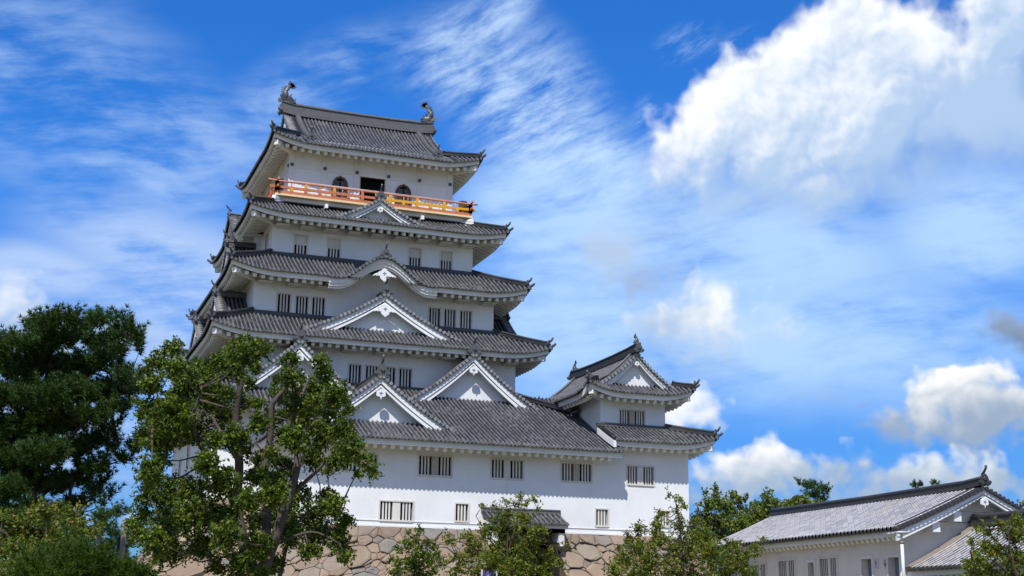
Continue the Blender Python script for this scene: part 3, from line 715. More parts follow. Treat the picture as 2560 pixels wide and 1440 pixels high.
# top storey: posts, tie beams, nail covers, doorway, bell windows
y5 = YC-TD[5]; x5 = XC-TW[5]; nails = [onY(px, py, y5) for px, py in ((729.9, 411), (812, 421.7), (892, 432), (971, 442), (1048, 452.5), (1124.3, 462.9))]
zn = sum(n.z for n in nails)/6
tb = MB()
for k, n in enumerate(nails):
    x = n.x; tb.box((x-.17, y5-.045, 24.36), (x+.17, y5+.02, 28.0), M_TRIM)
for a, b in zip(nails, nails[1:]):
    tb.box((a.x+.17, y5-.03, zn-.19), (b.x-.17, y5+.02, zn+.17), M_TRIM)
    tb.box((a.x+.17, y5-.03, 27.55), (b.x-.17, y5+.02, 27.75), M_TRIM)
for y in (y5+.25, y5+2.2, y5+4.3, y5+6.3, y5+8.4): tb.box((x5-.045, y-.17, 24.36), (x5+.02, y+.17, 28.), M_TRIM)
tb.box((x5-.03, y5, zn-.19), (x5+.02, y5+2*TD[5], zn+.17), M_TRIM)
tb.build('timber_frame', STOREY[5])
for n in nails: nb = MB(); nb.tube([(n.x, y5-.04, zn), (n.x, y5-.13, zn)], [.115, .10], M_ORN, 10); nb.build('nail_cover', STOREY[5])
nb = MB(); nb.tube([(x5-.04, y5+.25, zn), (x5-.13, y5+.25, zn)], [.115, .10], M_ORN, 10); nb.build('nail_cover', STOREY[5])
db = MB(); a, _, c, zt = dr
db.box((x5+a, y5+.6, 24.3), (x5+c, y5+.7, zt), M_DARK)
db.box((x5+a, y5+.02, 24.36), (x5+a+.09, y5+.2, zt-.09), M_BAR); db.box((x5+c-.09, y5+.02, 24.36), (x5+c, y5+.2, zt-.09), M_BAR); db.box((x5+a, y5+.02, zt-.09), (x5+c, y5+.2, zt), M_WOOD)
db.build('doorway', STOREY[5])
BELL = [(-.52, 0), (-.50, .45), (-.47, .80), (-.43, .98), (-.33, 1.10), (-.24, 1.17), (-.10, 1.20), (0, 1.26)]
def bell(px0, px1, py_top):
    a = onY(px0, py_top, y5); b = onY(px1, py_top, y5); cx = (a.x+b.x)/2; hw = (b.x-a.x)/2; H = a.z*.5+b.z*.5-24.4; f = hw/.52
    o = [(x*f, z/1.26*H) for x, z in BELL]; o = o+[(-x, z) for x, z in o[:-1][::-1]]
    m = MB(); P = lambda x, z, y: V((cx+x, y5-y, 24.4+z))
    i_ = [(x*.80, z*.93 if z > 0 else 0) for x, z in o]
    for k in range(len(o)-1):
        A = [P(*o[k], .10), P(*o[k+1], .10), P(*i_[k+1], .10), P(*i_[k], .10)]; B_ = [P(*o[k], -.01), P(*o[k+1], -.01), P(*i_[k+1], -.01), P(*i_[k], -.01)]
        m.hexa(B_[::-1]+A[::-1], M_BROWN)
    m.poly([P(x, z, .015) for x, z in i_][::-1], M_DARK)
    n = 15; zz = H*.80
    for sg in (-1, 1):
        for k in range(n):
            z = .05+k*zz/n; wd = hw*.80*(1 if z < H*.6 else max(.2, 1-(z/H-.6)*1.3)); c = sg*wd*.52
            m.box((cx+c-wd*.40, y5-.05, 24.4+z), (cx+c+wd*.40, y5-.025, 24.4+z+zz/n*.62), M_LOUV)
    m.build('bell_window', STOREY[5])
bell(829, 872.5, 440); bell(987, 1030, 460.5)

# balcony
bx_, by_ = TW[5]+.873, TD[5]+.873; X0, X1, Y0, Y1 = XC-bx_, XC+bx_, YC-by_, YC+by_
fb = MB()
for (p, q) in (((X0-.10, Y0-.10), (X1+.10, YC-TD[5]+.02)), ((X0-.10, YC+TD[5]-.02), (X1+.10, Y1+.10)), ((X0-.10, YC-TD[5]+.02), (XC-TW[5]+.02, YC+TD[5]-.02)), ((XC+TW[5]-.02, YC-TD[5]+.02), (X1+.10, YC+TD[5]-.02))):
    fb.box((p[0], p[1], 24.22), (q[0], q[1], 24.34), M_CREAM)
bal = fb.build('balcony_floor', keep)
ub = MB(); e = .02
for (p, q) in (((X0+.22, Y0+.22), (X1-.22, Y0+.45)), ((X0+.22, Y0+.45), (X0+.45, Y1)), ((X1-.45, Y0+.45), (X1-.22, Y1))): ub.box((p[0], p[1], 24.0), (q[0], q[1], 24.217), M_TRIM)
ub.build('edge_beam', bal)
def arm(p, q, w, h): br = MB(); br.beam(p, q, w, h, M_WALL); br.build('bracket_arm', bal)
for n in nails[1:-1]: arm((n.x, Y0-.13, 23.88), (n.x, YC-TD[5], 23.80), .17, .24)
for sx, X in ((-1, X0), (1, X1)): arm((X+sx*.20, Y0-.20, 23.98), (X-sx*.85, Y0+.85, 23.80), .25, .36)
for y in (YC-2.2, YC, YC+2.2): arm((X0-.13, y, 23.88), (XC-TW[5], y, 23.80), .17, .24); arm((X1+.13, y, 23.88), (XC+TW[5], y, 23.80), .17, .24)
def rail_side(p, q, n, front):
    """p, q: corner posts. The left half of the front is orange, the rest shows yellow primer"""
    p, q = V(p), V(q); d = (q-p).normalized(); L = (q-p).length; rb = MB()
    def colr(x): return M_ORANGE if (not front or x < 19.35) else M_YELLOW
    m_ = [(0, L)] if not front else [(0, 19.35-p.x), (19.35-p.x, L)]
    for s0, s1 in m_:
        a, b = p+d*s0, p+d*s1; c = colr((a.x+b.x)/2)
        ext0 = .42 if s0 == 0 else 0; ext1 = .34 if s1 == L else 0
        rb.beam(a-d*ext0+V((0, 0, 24.745)), b+d*ext1+V((0, 0, 24.745)), .10, .14, c)
        rb.beam(a+V((0, 0, 24.43)), b+V((0, 0, 24.43)), .14, .17, M_ORANGE)
    rb.tube([p-d*.52+V((0, 0, 25.15)), p+V((0, 0, 25.10)), q+V((0, 0, 25.10)), q+d*.45+V((0, 0, 25.13))], .06, M_PINK, 8)
    rb.build('rail', bal)
    for k in range(n+1):
        pb = MB(); s = L*k/n; c = p+d*s; col = colr(c.x) if k % 2 == 0 or not front else (M_YELLOW if c.x > 19.35 or k == 1 else M_ORANGE)
        if k % 2 == 0:
            w = .17 if 0 < k < n else .22
            pb.box((c.x-w/2, c.y-w/2, 24.52), (c.x+w/2, c.y+w/2, 24.83), col if c.x < 19.35 or not front else M_YELLOW)
            pb.box((c.x-w/2+.01, c.y-w/2+.01, 24.83), (c.x+w/2-.01, c.y+w/2-.01, 25.05), M_YELLOW if (k in (0, 2, 4) or c.x > 19.35 or k == n) else M_ORANGE)
        else:
            pb.box((c.x-.085, c.y-.085, 24.52), (c.x+.085, c.y+.085, 24.70), col)
            pb.box((c.x-.03, c.y-.03, 24.70), (c.x+.03, c.y+.03, 25.05), M_PINK)
        pb.build('rail_post', bal)
rail_side((X0, Y0, 0), (X1, Y0, 0), 14, True); rail_side((X0, Y1, 0), (X0, Y0, 0), 12, False); rail_side((X1, Y0, 0), (X1, Y1, 0), 12, False)
sr = MB(); yy = Y0+.16
sr.tube([(X0+.9, yy, 25.24), (X1-.9, yy, 25.24)], .018, M_STEEL, 6)
for k in range(11): x = X0+.9+(X1-X0-1.8)*k/10; sr.tube([(x, yy, 24.34), (x, yy, 25.24)], .014, M_STEEL, 5)
sr.build('safety_rail', bal)
for px, nm in ((697, 'dark weathered tub standing on the balcony behind the left end of its orange rail'), (1158, 'brown weathered tub standing on the balcony behind the right end of its yellow rail')):
    c = onY(px, 480, Y0+.42); m = MB(); m.tube([(c.x, c.y, 24.345), (c.x, c.y, 24.7), (c.x, c.y, 25.1), (c.x, c.y, 25.34)], [.24, .26, .27, .25], M_WOOD, 12, smooth=False)
    for z in (24.5, 25.2): m.tube([(c.x, c.y, z), (c.x, c.y, z+.05)], .285, M_BARKD, 12)
    o = m.build('wooden_tub'); tag(o, nm, 'tub', 'tubs on the castle balcony')

# top roof: gables, ridge, fish ornaments
p5 = lambda t: .42*t+.0388*t*t
B5 = TD[5]+TO[5]; dg = 1.70; zr5 = ZE[5]+p5(B5)
for sx in (-1, 1):
    O = V((XC+sx*4.80, YC, ZE[5]+p5(dg))); hw = B5-dg
    gable(keep, O, (sx, 0, 0), hw, zr5-ZE[5]-p5(dg), lambda u: p5(B5-u*hw)-p5(dg), 1., over=.8, board=.40, pend=.5, roof=False, fin=None, over_u=1.0, verge_w=.45)
rb = MB(); ridge_run(rb, [(XC-4.95, YC, zr5+.02+.10), (XC-4.2, YC, zr5), (XC-2, YC, zr5-.05), (XC, YC, zr5-.06), (XC+2, YC, zr5-.05), (XC+4.2, YC, zr5), (XC+4.95, YC, zr5+.12)], .52, .80, M_RIDGE, M_RIDGE)
rdg = rb.build('main_ridge', ROOF[5])
for x in (-3.95, 3.95):
    for sy in (-1, 1):
        kb = MB(); pts = [V((XC+x, YC+sy*(B5-t), ZE[5]+p5(t)+.02)) for t in [1.15+(B5-1.25)*k/9 for k in range(10)]]
        ridge_run(kb, pts, .30, .24, M_RIDGE, M_RIDGE); e = pts[0]
        onigawara(kb, e+V((0, sy*.05, .12)), (0, sy, 0), .46, M_ORN); kb.build('descending_ridge', ROOF[5])
for sx in (-1, 1): ob = MB(); onigawara(ob, (XC+sx*4.98, YC, zr5+.15), (sx, 0, 0), .62, M_ORN, horn=False); ob.build('ridge_ornament', ROOF[5])
def fish(c, sx, s, parent, name='roof_fish_ornament'):
    """head-down fish with a raised tail; belly turned to the middle of the ridge"""
    m = MB(); c = V(c); P = lambda x, z, y=0.: c+V((x*sx*s, y*s, z*s))
    ax = [(-.30, .12), (-.10, .16), (.10, .26), (.22, .48), (.24, .72), (.16, .95), (.02, 1.10), (-.12, 1.18)]; rd = [.17, .27, .33, .30, .25, .18, .12, .08]
    m.tube([P(*a) for a in ax], [r*s for r in rd], M_ORN, 10, sx=.75)
    m.beam(P(-.45, .03), P(.35, .03), .42*s, .10*s, M_ORN)
    for tip in ((-.02, 1.56), (-.26, 1.46), (-.48, 1.16), (-.40, 1.32)):
        b = V((-.08, 1.12)); t = V(tip); d = (t-b).normalized(); n = V((-d.y, d.x))*.13; mid = b.lerp(t, .55)
        m.prism([P(b.x-n.x*.6, b.y-n.y*.6, -.03), P(mid.x-n.x, mid.y-n.y, -.03), P(t.x, t.y, -.03), P(mid.x+n.x, mid.y+n.y, -.03), P(b.x+n.x*.6, b.y+n.y*.6, -.03)], (0, .06*s, 0), M_ORN)
    for k in range(6):                                      # spines down the back
        t = k/5; x = .30+.14*math.sin(t*3.)-.12*t; z = .36+.70*t; m.prism([P(x-.06, z-.06, -.02), P(x+.16, z+.10, -.02), P(x-.05, z+.08, -.02)], (0, .04*s, 0), M_ORN)
    for sy in (-1, 1):                                      # breast fins and whiskers
        m.prism([P(.20, .22, .14*sy), P(.60, .42, .32*sy), P(.62, .26, .34*sy), P(.56, .10, .32*sy), P(.24, .06, .16*sy)], (0, .04*s*sy, 0), M_ORN)
        m.prism([P(-.02, .50, .12*sy), P(-.20, .60, .24*sy), P(-.14, .42, .22*sy), P(.02, .36, .12*sy)], (0, .04*s*sy, 0), M_ORN)
    m.tube([P(-.28, .16), P(-.42, .24), P(-.46, .34)], [.06*s, .045*s, .02*s], M_ORN, 6)
    return m.build(name, parent)
for sx in (-1, 1): fish((XC+sx*4.55, YC, zr5+.84), sx, .98, rdg)

# front gables of the keep
def chidori(parent, x, y, zb, fwd, hw, H, depth, **k): return gable(parent, (x, y, zb), fwd, hw, H, sag(H, k.pop('a', .74)), depth, **k)
chidori(keep, 19.12, 73.30, 22.86, (0, -1, 0), 2.75, 1.42, 2.2, board=.30, pend=.42, fin=.52, over=.55, a=.66, ridge_h=.22)
chidori(keep, 19.27, 71.95, 15.98, (0, -1, 0), 4.35, 2.30, 1.6, board=.42, pend=.62, fin=.60, ornate=True, over=.62, a=.72)
chidori(keep, 14.32, 70.80, 11.86, (0, -1, 0), 4.15, 3.10, 1.8, board=.46, pend=.60, fin=.62, over=.74)
chidori(keep, 24.20, 70.80, 11.92, (0, -1, 0), 4.15, 3.10, 1.8, board=.46, pend=.60, fin=.62, over=.74)
# side gables
chidori(keep, 11.35, 80., 19.45, (-1, 0, 0), 3.3, 2.9, 2.4, board=.4, pend=.55, fin=.6, over=.6)
chidori(keep, 11.30, 80., 12.0, (-1, 0, 0), 5.0, 3.7, 2.9, board=.46, pend=.6, fin=.6, over=.6) if False else None
chidori(keep, 9.25, 80.6, 12.0, (-1, 0, 0), 4.9, 3.6, 2.6, board=.46, pend=.6, fin=.6, over=.6)
for sy in (-1, 1):
    chidori(keep, 10.30, 80+sy*3.9, 15.80, (-1, 0, 0), 3.7, 2.45, 2.0, board=.4, pend=.5, fin=.55, over=.55)
    chidori(keep, 28.10, 80+sy*3.9, 15.80, (1, 0, 0), 3.7, 2.60, 2.0, board=.4, pend=.5, fin=.55, over=.55)
def kara(parent, O, fwd, half, H, depth, fin=.5, pend=True):
    """undulating gable: the eave itself swells into an arch"""
    O = V(O); fwd = V(fwd); inn = -fwd; sd = V((inn.y, -inn.x, 0)); K = lambda x: H*(.5*(1+math.cos(math.pi*min(1, abs(x)/(half*.86)))))**1.05
    N = 28; xs = [-half+2*half*k/N for k in range(N+1)]; pt = lambda x, y, dz: O+sd*x+inn*y+V((0, 0, K(x)+dz))
    bb = MB()
    for (y0, y1, t0, t1) in ((.15, .27, -.07, -.34), (.24, .40, -.32, -.50), (.36, .56, -.48, -.62)):
        sweep(bb, [[pt(x, y0, t0), pt(x, y0, t1), pt(x, y1, t1), pt(x, y1, t0)] for x in xs], M_TRIM, smooth=False)
    sweep(bb, [[pt(x, .3, -.16), pt(x, depth, -.16), pt(x, depth, -.24), pt(x, .3, -.24)] for x in xs], M_SOFF)
    g = bb.build('curved_gable', parent)
    t = MB(); verge(t, [pt(x, 0, 0) for x in xs], inn, depth, M_TILE, .25, .075); tubep = [pt(x, .5, .03) for x in xs]; t.tube(tubep, .10, M_TILE, 7)
    t.build('gable_roof', g)
    r = MB(); ridge_run(r, [O+inn*.05+V((0, 0, H)), O+inn*(depth-.05)+V((0, 0, H))], .32, .25, M_RIDGE, M_RIDGE); onigawara(r, O+inn*.05+V((0, 0, H+.05)), fwd, fin, M_ORN); r.build('ridge_ornament', g)
    if pend:
        pm = MB(); emblem_pendant(pm, O+inn*.26+V((0, 0, H-.92)), fwd, .55, M_WALL, M_EMB, True); pm.build('pendant', g)
kara(keep, (19.15, 71.82, 18.98), (0, -1, 0), 3.15, 1.42, 2.70)
kara(keep, (11.40, 80., 22.70), (-1, 0, 0), 2.6, 1.42, 2.6, pend=False)

# ================================================================ front wing with its corner turret
YW = 66.3; XL, XR = 13.45, 35.14; XT = 30.2
wing = thing('castle_wing', (24, 69, 5), 'long white castle wing with broad tiled roof and two-tiered turret, standing before the keep', 'castle wing')
UP_W = [(857, 1135, 942, 1178), (1047.5, 1140.7, 1128, 1188), (1229.3, 1150.5, 1307, 1195.5), (1405, 1159.5, 1478, 1202.8), (1569, 1166.7, 1633.4, 1210.8)]
LO_W = [(810.5, 1247, 839.8, 1293), (950, 1254.4, 1032, 1300), (1139, 1260, 1170.4, 1302), (1490, 1273.8, 1519.4, 1313.4), (1643.8, 1277.5, 1672, 1315)]
hu = [hole_px(*q, YW, XL) for q in UP_W]; hl = [hole_px(*q, YW, XL) for q in LO_W]
mb = MB(); wall_face(mb, (XL, YW, 0), (1, 0, 0), (0, -1, 0), XR-XL, 4.93, 9.7, hu+hl, M_WALL, .25)
wall_face(mb, (XL, YW+6, 0), (0, -1, 0), (-1, 0, 0), 6, 4.93, 9.2, [], M_WALL)
wall_face(mb, (XR, YW, 0), (0, 1, 0), (1, 0, 0), 9, 4.93, 9.7, [], M_WALL)
wall_face(mb, (XR, YW+9, 0), (-1, 0, 0), (0, 1, 0), 6, 4.93, 9.7, [], M_WALL)
ww = mb.build('wing_wall', wing)
for k, h in enumerate(hu): window(ww, (XL, YW, 0), (1, 0, 0), (0, -1, 0), h, 3, panel=.36, peel=k in (1, 3))
for k, h in enumerate(hl): window(ww, (XL, YW, 0), (1, 0, 0), (0, -1, 0), h, 3, panel=.40 if k == 1 else 0, closed=0.)
sb = MB()                                            # thin drip line low on the wall
sb.box((XL-.02, YW-.035, 5.22), (XR+.02, YW-.002, 5.255), M_TRIM); sb.box((XL-.04, YW-.05, 4.93), (XR+.04, YW-.003, 5.02), M_WALL); sb.build('drip_ledge', ww)
# big roof of the wing
zw = 9.20; wo = 1.45; pw = lambda t: .45*t+.0067*t*t; EX0 = XL-wo; EX1 = 30.55
def zwf(s, t):
    m = max(0., 1-((s-t))/2.7); return zw+pw(t)+.46*min(1.2, m)**2*max(0, 1-t/2.7)
mb = MB(); O = (EX0, YW-wo, 0)
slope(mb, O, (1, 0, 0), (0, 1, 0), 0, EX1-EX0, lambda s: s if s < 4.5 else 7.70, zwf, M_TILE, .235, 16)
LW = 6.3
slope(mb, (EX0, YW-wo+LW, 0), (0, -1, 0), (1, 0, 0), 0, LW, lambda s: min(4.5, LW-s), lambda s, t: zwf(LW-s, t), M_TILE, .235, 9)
wr = mb.build('roof', wing)
half = (EX1-EX0)/2
def zeave(s, t): return zw+.46*max(0., 1-(s+half)/2.7)**2
eaves(wr, ((EX0+EX1)/2, YW-wo, 0), (1, 0, 0), (0, 1, 0), half, wo, zeave, -1, 1, mitre=(True, False))
eaves(wr, (EX0, YW-wo+LW/2, 0), (0, -1, 0), (1, 0, 0), LW/2, wo, lambda s, t: zw+.46*max(0., 1-(LW/2-s)/2.7)**2, -1, 1, mitre=(False, True))
hb = MB(); hip_line(hb, (EX0+4.4, YW-wo+4.4, 0), (EX0, YW-wo, 0), lambda t: zw+pw(4.4*(1-t))+.46*max(0, 1-4.4*(1-t)/2.7), M_TILE, M_ORN)
hb.build('hip_ridge', wr); hb = MB(); hip_rafter(hb, (XL, YW, 0), (EX0, YW-wo, 0), zw-.2, zw-.1); hb.build('hip_rafter', wr)
chidori(wing, 17.72, 66.40, 9.82, (0, -1, 0), 4.15, 2.75, 5.1, board=.46, pend=.62, fin=.64, over=.76)
vb = MB(); verge(vb, [V((EX1, YW-wo+7.6*k/8, zw+pw(7.6*k/8)+.03)) for k in range(9)], (-1, 0, 0), .35, M_TILE, .25, .07); vb.build('verge_tiles', wr)
# turret: lower skirt roof
to = 1.24; YT = YW+.90; TX0, TX1 = 30.30, 34.24; TB = 75.0
A0, A1 = 30.15, XR+to; ztl = 9.86; ptl = lambda t: .42*t+.02*t*t; run = to+.90
def ztf(s, t):
    m = max(0., 1-((A1-A0-t)-s)/2.5); return ztl+ptl(t)+.46*min(1.2, m)**2*max(0, 1-t/2.3)
mb = MB()
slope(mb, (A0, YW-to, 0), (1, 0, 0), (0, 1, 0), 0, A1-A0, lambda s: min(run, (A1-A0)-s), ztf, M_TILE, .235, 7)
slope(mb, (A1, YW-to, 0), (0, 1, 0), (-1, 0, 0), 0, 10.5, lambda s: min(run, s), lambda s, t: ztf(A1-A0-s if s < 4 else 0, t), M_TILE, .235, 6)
tl = mb.build('turret_skirt_roof', wing)
h_ = (A1-A0)/2
eaves(tl, ((A0+A1)/2, YW-to, 0), (1, 0, 0), (0, 1, 0), h_, to, lambda s, t: ztl+.46*max(0., 1-(h_-s)/2.5)**2, -1, 1, mitre=(False, True))
eaves(tl, (A1, YW-to+5.25, 0), (0, 1, 0), (-1, 0, 0), 5.25, to, lambda s, t: ztl+.46*max(0., 1-(s+5.25)/2.5)**2, -1, 1, mitre=(True, False))
hb = MB(); hip_line(hb, (A1-run, YW-to+run, 0), (A1, YW-to, 0), lambda t: ztl+ptl(run*(1-t))+.46*max(0, 1-run*(1-t)/2.3), M_TILE, M_ORN)
hb.build('hip_ridge', tl); hb = MB(); hip_rafter(hb, (XR, YW, 0), (A1, YW-to, 0), ztl-.2, ztl-.12); hb.build('hip_rafter', tl)
vb = MB()
cv = [V((A0, YW-to+run*k/5, ztl+ptl(run*k/5))) for k in range(6)]
sweep(vb, [[p+V((-.06, 0, -.06)), p+V((.10, 0, -.06)), p+V((.10, 0, -.42)), p+V((-.06, 0, -.42))] for p in cv], M_WALL); vb.build('barge_board', tl)
vb = MB(); vb.tube([p+V((.02, 0, .05)) for p in cv], .09, M_TILE, 7); ridge_run(vb, [(A0-.1, YT-.10, ztl+ptl(run)-.02), (TX1+.1, YT-.10, ztl+ptl(run)-.02)], .26, .16, M_RIDGE, M_RIDGE); vb.build('verge_tiles', tl)
# turret: upper storey
hT = [hole_px(1549.6, 1026.6, 1611, 1069.2, YT, TX0)]
mb = MB(); wall_face(mb, (TX0, YT, 0), (1, 0, 0), (0, -1, 0), TX1-TX0, 10.2, 13.2, hT, M_WALL, .25)
wall_face(mb, (TX0, TB, 0), (0, -1, 0), (-1, 0, 0), TB-YT, 9.2, 13.2, [], M_WALL)
wall_face(mb, (TX1, YT, 0), (0, 1, 0), (1, 0, 0), TB-YT, 9.7, 13.2, [], M_WALL); wall_face(mb, (TX1, TB, 0), (-1, 0, 0), (0, 1, 0), TX1-TX0, 9.7, 13.2, [], M_WALL)
tw = mb.build('turret_wall', wing); window(tw, (TX0, YT, 0), (1, 0, 0), (0, -1, 0), hT[0], 3, panel=.34, peel=True)
o2 = 1.27; xm = (TX0+TX1)/2; ym = (YT+TB)/2; A, B = (TX1-TX0)/2+o2, (TB-YT)/2+o2; z2 = 12.62; p2 = lambda t: .36*t+.108*t*t; L2 = .46
mb = MB(); S = sides(xm, ym, A, B); g_ = .95; VGY = B-.62
zf2 = lambda half: (lambda s, t: z2+p2(t)+lift_of(s, t, half, L2, 2.0, 2.1))
for k, (O, ex, ey, hf) in S.items():
    if k in 'LR':
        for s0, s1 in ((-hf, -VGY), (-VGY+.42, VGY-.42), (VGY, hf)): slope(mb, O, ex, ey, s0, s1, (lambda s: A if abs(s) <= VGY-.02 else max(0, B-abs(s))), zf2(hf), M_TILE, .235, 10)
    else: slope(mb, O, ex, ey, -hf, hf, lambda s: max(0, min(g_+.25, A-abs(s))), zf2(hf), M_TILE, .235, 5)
tr = mb.build('turret_roof', wing)
for k, (O, ex, ey, hf) in S.items(): eaves(tr, O, ex, ey, hf, o2, lambda s, t: z2+lift_of(s, t, hf, L2, 2.0, 2.1), -1, 1)
zt = lambda t: z2+p2(g_*(1-t))+L2*max(0, 1-g_*(1-t)/2.0)
for sx in (-1, 1):
    for sy in (-1, 1):
        hb = MB(); rb = MB(); hip_line(hb, (xm+sx*(A-g_), ym+sy*(B-g_), 0), (xm+sx*A, ym+sy*B, 0), zt, M_TILE, M_ORN, w=.22, h=.22, orn=.36)
        hip_rafter(rb, (xm+sx*(A-o2), ym+sy*(B-o2), 0), (xm+sx*A, ym+sy*B, 0), z2-.2, z2-.05); hb.build('hip_ridge', tr); rb.build('hip_rafter', tr)
zrt = z2+p2(A)
for sy in (-1, 1):
    hw = A-.80
    gable(tr, (xm, ym+sy*VGY, z2+p2(.80)), (0, sy, 0), hw, zrt-z2-p2(.80), lambda u: p2(A-u*hw)-p2(.80), 1., over=.5, board=.26, pend=.34, roof=False, fin=None, over_u=1., verge_w=.42)
rb = MB(); ridge_run(rb, [(xm, ym+t*(VGY+.12), zrt+abs(t)**3*.12-.04) for t in (-1, -.7, -.3, 0, .3, .7, 1)], .36, .50, M_DARKT, M_RIDGE); tg = rb.build('main_ridge', tr)
for sy in (-1, 1): rb = MB(); onigawara(rb, (xm, ym+sy*(VGY+.16), zrt+.12), (0, sy, 0), .46, M_ORN, horn=False); rb.build('ridge_ornament', tr)
for sx in (-1, 1):
    for sy in (-1, 1):
        rb = MB(); pts = [V((xm+sx*(A-t), ym+sy*(VGY-.62), z2+p2(t)+.02)) for t in [.9+(A-1.)*k/7 for k in range(8)]]
        ridge_run(rb, pts, .24, .20, M_RIDGE, M_RIDGE); onigawara(rb, pts[0]+V((0, 0, .08)), (sx, 0, 0), .36, M_ORN); rb.build('descending_ridge', tr)
def fish_y(c, sy, s, parent):
    o = fish(c, 1, s, parent); o.rotation_euler = (0, 0, math.pi/2*sy); return o
for sy in (-1, 1): fish_y((xm, ym+sy*(VGY-.25), zrt+.46), sy, .48, tg)

# ================================================================ stone base
def clip(poly, n, c):
    """keep the side where n.p <= c"""
    out = []
    for a, b in zip(poly, poly[1:]+poly[:1]):
        da, db = n[0]*a[0]+n[1]*a[1]-c, n[0]*b[0]+n[1]*b[1]-c
        if da <= 0: out.append(a)
        if da*db < 0: t = da/(da-db); out.append((a[0]+(b[0]-a[0])*t, a[1]+(b[1]-a[1])*t))
    return out
def stones(mb, L, H, place, size, rnd, rects=None, flat_top=True):
    pts = []; tries = 0
    if flat_top:
        s = -.3
        while s < L+.5: s += rnd.uniform(.7, 1.7)*size; pts.append((s, H-.25*size-rnd.uniform(0, .12), .6*size))
    while tries < 5000:
        tries += 1; p = (rnd.uniform(-.5, L+.5), rnd.uniform(-.5, H-.45*size)); r = size*(rnd.choice((1.05, .9, .75)) if tries < 110 else rnd.choice((.40, .5, .6, .72)))
        if all((p[0]-q[0])**2+((p[1]-q[1])*1.3)**2 > r*r for q in pts): pts.append((p[0], p[1], r))
    for i, p in enumerate(pts):
        cell = [(0, 0), (L, 0), (L, H), (0, H)]
        for q in sorted(pts, key=lambda q: (q[0]-p[0])**2+(q[1]-p[1])**2)[1:30]:
            n = (q[0]-p[0], (q[1]-p[1])*1.7); c = n[0]*(p[0]+q[0])*.5+n[1]*(p[1]+q[1])*.5+(p[2]**2-q[2]**2)*.42; cell = clip(cell, n, c)
            if len(cell) < 3: break
        for rc in rects or [(0, 0, L, H)]:
            c2 = cell
            for n, c in (((-1, 0), -rc[0]), ((1, 0), rc[2]), ((0, -1), -rc[1]), ((0, 1), rc[3])):
                if len(c2) >= 3: c2 = clip(c2, n, c)
            if len(c2) < 3: continue
            cx = sum(a[0] for a in c2)/len(c2); cy = sum(a[1] for a in c2)/len(c2)
            ar = abs(sum(a[0]*b[1]-b[0]*a[1] for a, b in zip(c2, c2[1:]+c2[:1])))/2
            if ar < .03: continue
            fine = []
            for a, b in zip(c2, c2[1:]+c2[:1]):
                l = math.hypot(b[0]-a[0], b[1]-a[1])
                if l < .05: fine.append(a); continue
                k = max(1, int(l/.32))
                for j in range(k):
                    t = j/k; jit = .045 if j else .0; fine.append((a[0]+(b[0]-a[0])*t+rnd.uniform(-jit, jit), a[1]+(b[1]-a[1])*t+rnd.uniform(-jit, jit)))
            rad = math.sqrt(ar)*.5; dep = rnd.choice((rnd.uniform(.04, .10), rnd.uniform(.08, .20))); tx, ty = rnd.uniform(-.17, .17), rnd.uniform(-.20, .08); rings = []
            for k_, dz in ((.007, -.14), (.010, dep*.5), (.045, dep*.85), (.14, dep)):
                row = []
                for x, y in fine:
                    l = math.hypot(x-cx, y-cy)+1e-6; f = max(.2, 1-k_/l); X, Y_ = cx+(x-cx)*f, cy+(y-cy)*f
                    row.append(mb.vert(place(X, Y_, dz+(0 if dz < 0 else tx*(x-cx)+ty*(y-cy)+rnd.uniform(-.018, .018)))))
                rings.append(row)
            for A_, B_ in zip(rings, rings[1:]):
                for j in range(len(A_)): mb.face((A_[j], A_[(j+1) % len(A_)], B_[(j+1) % len(A_)], B_[j]), M_STONE)
            mb.face(rings[-1], M_STONE)
def batter(h): return .42*h+.085*h*h
ZG = .2
base = thing('stone_base', (20, 72, ZG), 'battered base of big tan granite blocks carrying the white castle walls', 'stone wall')
rs = random.Random(5)
def face_of(O, ex, nrm, L, ztop, e0, e1, size, rects=None, name='stone_face', nudge=0.):
    O, ex, nrm = V(O), V(ex), V(nrm); H = ztop-ZG
    def place(s, t, out):
        h = H-t; b = batter(h); s2 = s+b*(-e0*(1-s/L)+e1*s/L); p = O+ex*s2+nrm*(b+out+nudge); return (p.x, p.y, ZG+t)
    m = MB(); stones(m, L, H, place, size, rs, rects)
    back = MB(); n = 10
    for rc in rects or [(0, 0, L, H)]:
        for j in range(n):
            t0 = rc[1]+(rc[3]-rc[1])*j/n; t1 = rc[1]+(rc[3]-rc[1])*(j+1)/n
            m.quad(place(rc[0], t0, -.03), place(rc[2], t0, -.03), place(rc[2], t1, -.03), place(rc[0], t1, -.03), M_JOINT)
    return m.build(name, base), place, H
PX0, PX1, PZ = 23.55, 27.05, 4.35
Lw = XR-XL+.1
fo, plc, Hw = face_of((XL-.05, YW-.02, 0), (1, 0, 0), (0, -1, 0), Lw, 4.93, 1, 1, .80, [(0, 0, PX0-XL, 4.73), (PX0-XL, PZ-ZG, PX1-XL, 4.73), (PX1-XL, 0, Lw, 4.73)])
face_of((XL-.05, YW+6., 0), (0, -1, 0), (-1, 0, 0), 6.02, 4.93, 0, 1, .85)
face_of((XR+.05, YW-.02, 0), (0, 1, 0), (1, 0, 0), 12., 4.93, 1, 0, 1.3)
x1 = XC-TW[1]; y1 = YC-TD[1]
face_of((x1-.05, y1-.05, 0), (1, 0, 0), (0, -1, 0), 5.5, 6.45, 1, 0, .85)
face_of((x1-.05, y1+2*TD[1], 0), (0, -1, 0), (-1, 0, 0), 2*TD[1]+.05, 6.45, 1, 1, .95)
